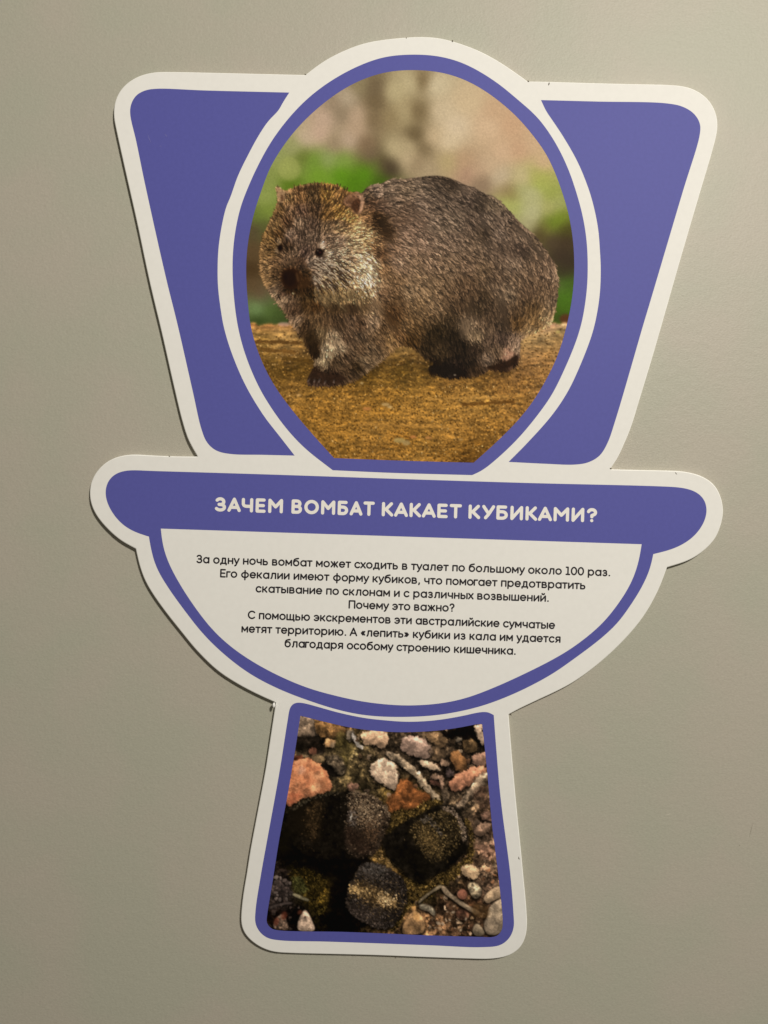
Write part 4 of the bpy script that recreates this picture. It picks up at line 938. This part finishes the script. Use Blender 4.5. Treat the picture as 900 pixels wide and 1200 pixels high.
    over(cv, gblur((ell(cv, 356, 958, 18, 22, 12) < 1).astype(float), 14) * masks[0] * .8, (24, 17, 9))
    over(cv, gblur((ell(cv, 333, 985, 9, 20, 12) < 1).astype(float), 12) * .5, (26, 21, 9))
    S(Z(A4,[(325,160),(430,95),(430,250),(400,360),(365,385),(335,320)]), (38,25,12), .4, 8, 0, .85, 62, rim=False)
    speckg(367, 960, 5, 15, 8, 240, [(84,56,24),(60,40,18),(32,22,10)], clipm=masks[0])
    f1 = Z(A4,[(612,62),(680,52),(760,72),(830,115),(876,180),(880,245),(850,320),(825,400),(790,440),(720,475),(640,470),(592,430),(582,330),(590,240),(612,150)])
    S(f1, (46,33,24), .28, 5, .25, 1, 63, rim=False)
    S(Z(A4,[(590,270),(640,290),(720,360),(790,420),(720,455),(640,430),(600,360)]), (44,27,18), .3, 4, 0, .85, 64, rim=False)
    speck(f1, 1300, [(112,84,60),(84,60,42),(52,36,26),(28,19,13),(34,23,15)])
    speck(Z(A4,[(690,90),(800,120),(840,200),(800,290),(700,280),(640,200)]), 260, [(160,126,92),(122,90,62)])
    speckg(428, 948, 12, 8, 35, 560, [(150,118,86),(116,86,60),(180,148,112)], clipm=masks[0])
    speckg(434, 975, 6, 9, 0, 300, [(110,72,44),(84,54,32)], clipm=masks[0])
    over(cv, gblur((ell(cv, 418, 984, 14, 9, 30) < 1).astype(float), 9) * masks[0] * .6, (30, 18, 13))
    speck(Z(A4,[(600,180),(650,160),(660,270),(610,265)]), 180, [(112,96,88),(78,64,58)])
    over(cv, gblur((ell(cv, 411, 957.5, 1, 3.6, 8) < 1).astype(float), .9) * .9, (190,186,176))
    over(cv, gblur((ell(cv, 426, 929.5, 2.6, .8, 6) < 1).astype(float), .9) * .8, (196,170,130))
    speck(Z(A4,[(620,42),(720,52),(800,88),(870,160),(885,215),(870,215),(820,120),(740,70),(620,58)]), 240, [(110,84,62),(150,120,90)])
    speck(Z(A4,[(240,155),(330,100),(420,66),(560,44),(560,56),(420,82),(330,118),(250,170)]), 110, [(90,78,56),(60,50,34)])
    c2 = Z(A5,[(42,350),(90,310),(150,270),(220,225),(300,188),(370,148),(440,130),(500,132),(545,160),(585,225),(602,290),(614,360),(606,430),(560,485),(480,545),(400,585),(290,645),(215,605),(150,550),(95,490),(55,430)])
    masks.append(S(c2, (18,14,10), .3, 1.6, .1, 1, 71))
    f2 = Z(A5,[(215,290),(290,225),(370,180),(440,158),(500,165),(545,210),(572,290),(560,380),(500,440),(400,510),(345,500),(290,420),(240,350)])
    S(f2, (36,27,14), .4, 8, .1, .9, 72, rim=False)
    S(Z(A5,[(250,300),(300,240),(350,270),(420,330),(440,400),(400,470),(350,440),(290,380)]), (60,43,18), .3, 11, .1, .7, 73, rim=False)
    speck(f2, 900, [(104,78,32),(70,50,20),(36,26,12),(20,14,8),(150,116,58)], (.8, 2.2), .9)
    speckg(503, 985, 11, 5, 50, 420, [(146,108,50),(110,80,34),(84,60,24)], (.8, 2.2), clipm=masks[1])
    over(cv, gblur((ell(cv, 480, 1006, 26, 12, 40) < 1).astype(float), 8) * masks[1] * .5, (10, 8, 5))
    speck(Z(A5,[(440,145),(510,150),(560,210),(592,290),(600,370),(580,380),(560,280),(520,200),(450,170)]), 380, [(130,104,84),(90,70,56),(170,140,116)])
    speck(Z(A5,[(290,220),(340,190),(400,260),(440,330),(420,330),(350,250),(300,240)]), 90, [(92,80,70)], (1.0, 2.5), .8)
    c3 = [(422,1013),(428,1010.5),(436,1010),(446,1012.5),(455,1016),(464,1023),(472,1031),(477,1041),(477.5,1052),(474,1062),(469,1074),(460,1086),(448,1088),(436,1085),(425,1080),(412,1072),(405.5,1063),(405.5,1050),(408,1038),(415,1027)]
    masks.append(S(c3, (37,29,24), .3, 1.8, .3, 1, 81))
    speck(c3, 2000, [(58,49,48),(40,33,32),(84,72,68),(18,14,13),(24,18,15)], (.6, 1.8), .5)
    over(cv, gblur((ell(cv, 438, 1049, 32, 9, 24) < 1).astype(float), 9) * masks[2] * .55, (84, 56, 24))
    over(cv, gblur((ell(cv, 428, 1072, 22, 10, 20) < 1).astype(float), 9) * masks[2] * .5, (44, 33, 28))
    over(cv, gblur((ell(cv, 462, 1066, 9, 18, -10) < 1).astype(float), 7) * masks[2] * .6, (20, 15, 14))
    speckg(438, 1049, 15, 4.5, 24, 650, [(168,120,58),(128,88,38),(84,56,22),(40,26,12)], (.8, 2.4), .5, clipm=masks[2]); speckg(440, 1050, 18, 10, 24, 420, [(104,76,40),(78,56,30),(130,96,52)], (.8, 2.2), .5, clipm=masks[2])
    speckg(418, 1043, 7, 2.5, 8, 200, [(206,158,88),(168,122,60)], (.8, 2), .3, clipm=masks[2])
    speckg(452, 1054, 6, 4, 30, 240, [(214,164,96),(180,130,66),(230,190,130)], (.8, 2), .8, clipm=masks[2])
    speckg(432, 1022, 16, 4, 18, 260, [(86,74,66),(62,52,46)], (.8, 2), .6, clipm=masks[2])
    speckg(425, 1074, 14, 5, 25, 260, [(96,78,70),(70,56,50)], (.6, 1.6), clipm=masks[2])
    speck([(425,1012),(445,1014),(455,1020),(440,1024),(426,1022)], 200, [(88,80,76),(64,58,56)], (.8, 2))
    vy = fbm(h, w, 6, 311, 3) * 1.6; vx = fbm(h, w, 6, 312, 3) * 1.6
    cv.C = cv.C[np.clip(gy + vy, 0, h - 1).astype(int), np.clip(gx + vx, 0, w - 1).astype(int)]
    # bottom-left bits
    S(Z(A6,[(105,200),(150,165),(200,180),(230,230),(235,285),(150,310),(95,320),(92,260)]), (58,46,44), .45, 2.5, .2, .75, 90, rim=False)
    dots(26, (318,1028,342,1056), 1.2, 3, [(104,88,84),(76,62,58)])
    S(Z(A6,[(232,270),(250,262),(310,285),(358,310),(345,318),(290,300)]), (104,96,68), .15, 1.2, seed=91, rim=False)
    S(Z(A6,[(80,355),(160,330),(240,320),(245,330),(160,345),(85,368)]), (64,52,50), .2, 1.5, seed=92, rim=False)
    S(Z(A6,[(278,505),(280,440),(300,400),(322,368),(350,400),(372,450),(388,490),(385,510)]), (150,122,104), .22, seed=93)
    over(cv, gblur((ell(cv, 351.5, 1069, 3, 2.6, -40) < 1).astype(float), 2) * .8, (96,36,20))
    over(cv, gblur((ell(cv, 357.5, 1074.6, 1.2, 1.2) < 1).astype(float), 1) * .9, (50,30,24))
    S(Z(A6,[(112,490),(130,430),(180,400),(200,440),(215,505),(140,505)]), (84,62,50), .5, 1.6, seed=94)
    for x, y, a in [(324,1080,3),(333,1073,3.5)]:
        over(cv, gblur((ell(cv, x, y, a, 5, 15) < 1).astype(float), 2) * .75, (104,34,18))
    # bottom-right bits
    S(Z(A7,[(428,210),(450,212),(500,265),(560,308),(625,350),(690,388),(684,408),(640,392),(560,345),(500,300),(450,262)]), (122,101,78), .14, seed=95)
    S(Z(A7,[(432,205),(440,218),(360,270),(300,322),(280,335),(285,312),(350,258)]), (110,94,70), .14, seed=96)
    S(Z(A7,[(285,335),(360,345),(395,380),(390,420),(350,385),(300,370)]), (112,102,84), .3, 2, seed=97)
    S(Z(A7,[(232,395),(262,378),(300,405),(325,455),(315,520),(240,535),(180,530),(180,480)]), (150,102,58), .22, seed=98)
    over(cv, gblur((ell(cv, 488, 1074, 3.5, 6, -20) < 1).astype(float), 3) * .6, (196,128,52))
    S(Z(A7,[(538,262),(560,238),(592,240),(608,272),(585,306),(548,295)]), (140,72,52), .12, seed=99)
    S(Z(A7,[(610,200),(650,190),(690,220),(700,270),(660,300),(620,260)]), (96,82,62), .4, 2, seed=100)
    S(Z(A7,[(712,295),(735,262),(780,228),(825,215),(830,285),(775,312),(738,332)]), (166,132,98), .12, seed=101)
    S(Z(A7,[(748,360),(800,312),(838,300),(850,420),(845,500),(800,535),(735,530),(716,480),(735,420)]), (150,127,102), .18, seed=102)
    S(Z(A7,[(718,440),(760,425),(835,450),(840,500),(800,533),(735,530)]), (116,98,80), .2, 2, .2, .8, 103, rim=False)
    S(Z(A7,[(638,505),(665,460),(695,480),(722,530),(700,546),(655,540)]), (116,98,76), .15, seed=104)
    S(Z(A7,[(640,340),(740,350),(745,420),(690,430),(640,400)]), (84,52,20), .2, 4, 0, .7, 105, rim=False)
    S(Z(A7,[(530,380),(590,370),(620,410),(590,440),(540,430)]), (88,48,34), .3, 2.5, .2, .8, 106)
    for x, y, s_ in [(531,1069,2.4),(546,1077,2),(514,1082,3),(519,1082.5,2.4),(532,1062,1.4),(540,1090,2),(527,1078,1.8)]:
        over(cv, gblur((ell(cv, x, y, s_, s_ * .6, r.uniform(0, 180)) < 1).astype(float), 1) * .8, (166,142,116))
    # make everything a print of a photograph: fine sharp contrast
    fine = noise(h, w, 2.0, seed=401)
    cv.C = cv.C * np.exp(.055 * fine)[..., None]
    cv.C = gblur(cv.C, .7)
    cv.C = np.clip(cv.C, 3, 240)
    g_ = cv.C @ np.array([.3, .55, .15]); tint = g_[..., None] * np.array([1.12, .97, .76])
    cv.C = tint + (cv.C - tint) * .58
    clip = cv.poly(smooth_outline(PED_I, 2))
    return cv, masks, clip
dc, dmasks, dclip = paint_droppings()
emit_picture(dc, 'droppings_photo', [('droppings_photo', None, 'photo print of stony ground with three dark cube shaped droppings'),
    ('printed_dropping', dmasks[0], 'largest dark dropping with a brown lit face'), ('printed_dropping', dmasks[1], 'dark dropping at the right with mossy face'),
    ('printed_dropping', dmasks[2], 'grey dropping at the bottom with a golden band')], dclip, L1)

# ------------------------------------------------------------------ wear on the board, and the pin
def mark(name, pts, h_, m, parent, lab=None):
    o = sheet(name, [np.array(pts)], h_, m, parent); reparent(o)
    if lab: o['label'] = lab
    return o
def seg(x0, y0, x1, y1, w):
    d = np.array((x1 - x0, y1 - y0)); d = d / np.hypot(*d); n_ = np.array((-d[1], d[0])) * w / 2
    a = np.array((x0, y0)); b = np.array((x1, y1)); m_ = (a + b) / 2 + n_ * .6
    return [a, m_ - n_ * 1.6, b, m_ + n_ * 1.4]
for q in [(530.6,46.6,530.2,49.8,1.3),(642.4,100.5,643.8,96.0,1.0),(618.0,94.2,620.4,96.0,1.2),(475.6,43.9,476.8,44.9,1.0),(356.3,86.6,359.2,87.6,.8),(714.4,548.2,717.2,549.6,1.3),(791.0,553.2,793.6,556.2,.7),(197.5,533.8,199.6,535.2,.8),(597.6,835.6,599.4,838.8,1.2),(607.6,1003.5,608.8,1008,.9),(465.5,1120.1,467.8,1121.1,.7)]:
    mark('edge_nick', seg(*q), T + .00003, M_dark, sign)
for q in [(172.6,156,177.4,168.5,.55),(192.6,156.4,196.6,160.6,.6),(186.5,170.5,190,172,.4)]:
    mark('scuff', seg(*q), L2, M_scuff, sign)

def build_pin():
    e = bpy.data.objects.new('pin', None); col.objects.link(e); e.location = PX(321.3, 824.5)
    e['label'] = 'small white plastic pin in the wall, in the notch left of where bowl meets pedestal'; e['category'] = 'pin'
    V = []; F = []; n = 14
    prof = [(0, .8), (5, .9), (9, 1.1), (10.5, 1.5), (12, 1.5), (12.8, .9), (13.0, .01)]
    for h_, r_ in prof:
        for i in range(n):
            a = 2 * math.pi * i / n; V.append(Vector((r_ * U * math.cos(a), -h_ * U, -h_ * U * .10 + r_ * 1.9 * U * math.sin(a))))
    for k in range(len(prof) - 1):
        for i in range(n):
            j = (i + 1) % n; F.append((k*n+i, k*n+j, (k+1)*n+j, (k+1)*n+i))
    o = link('shaft', V[:], F, M_pin, e, True)
build_pin()
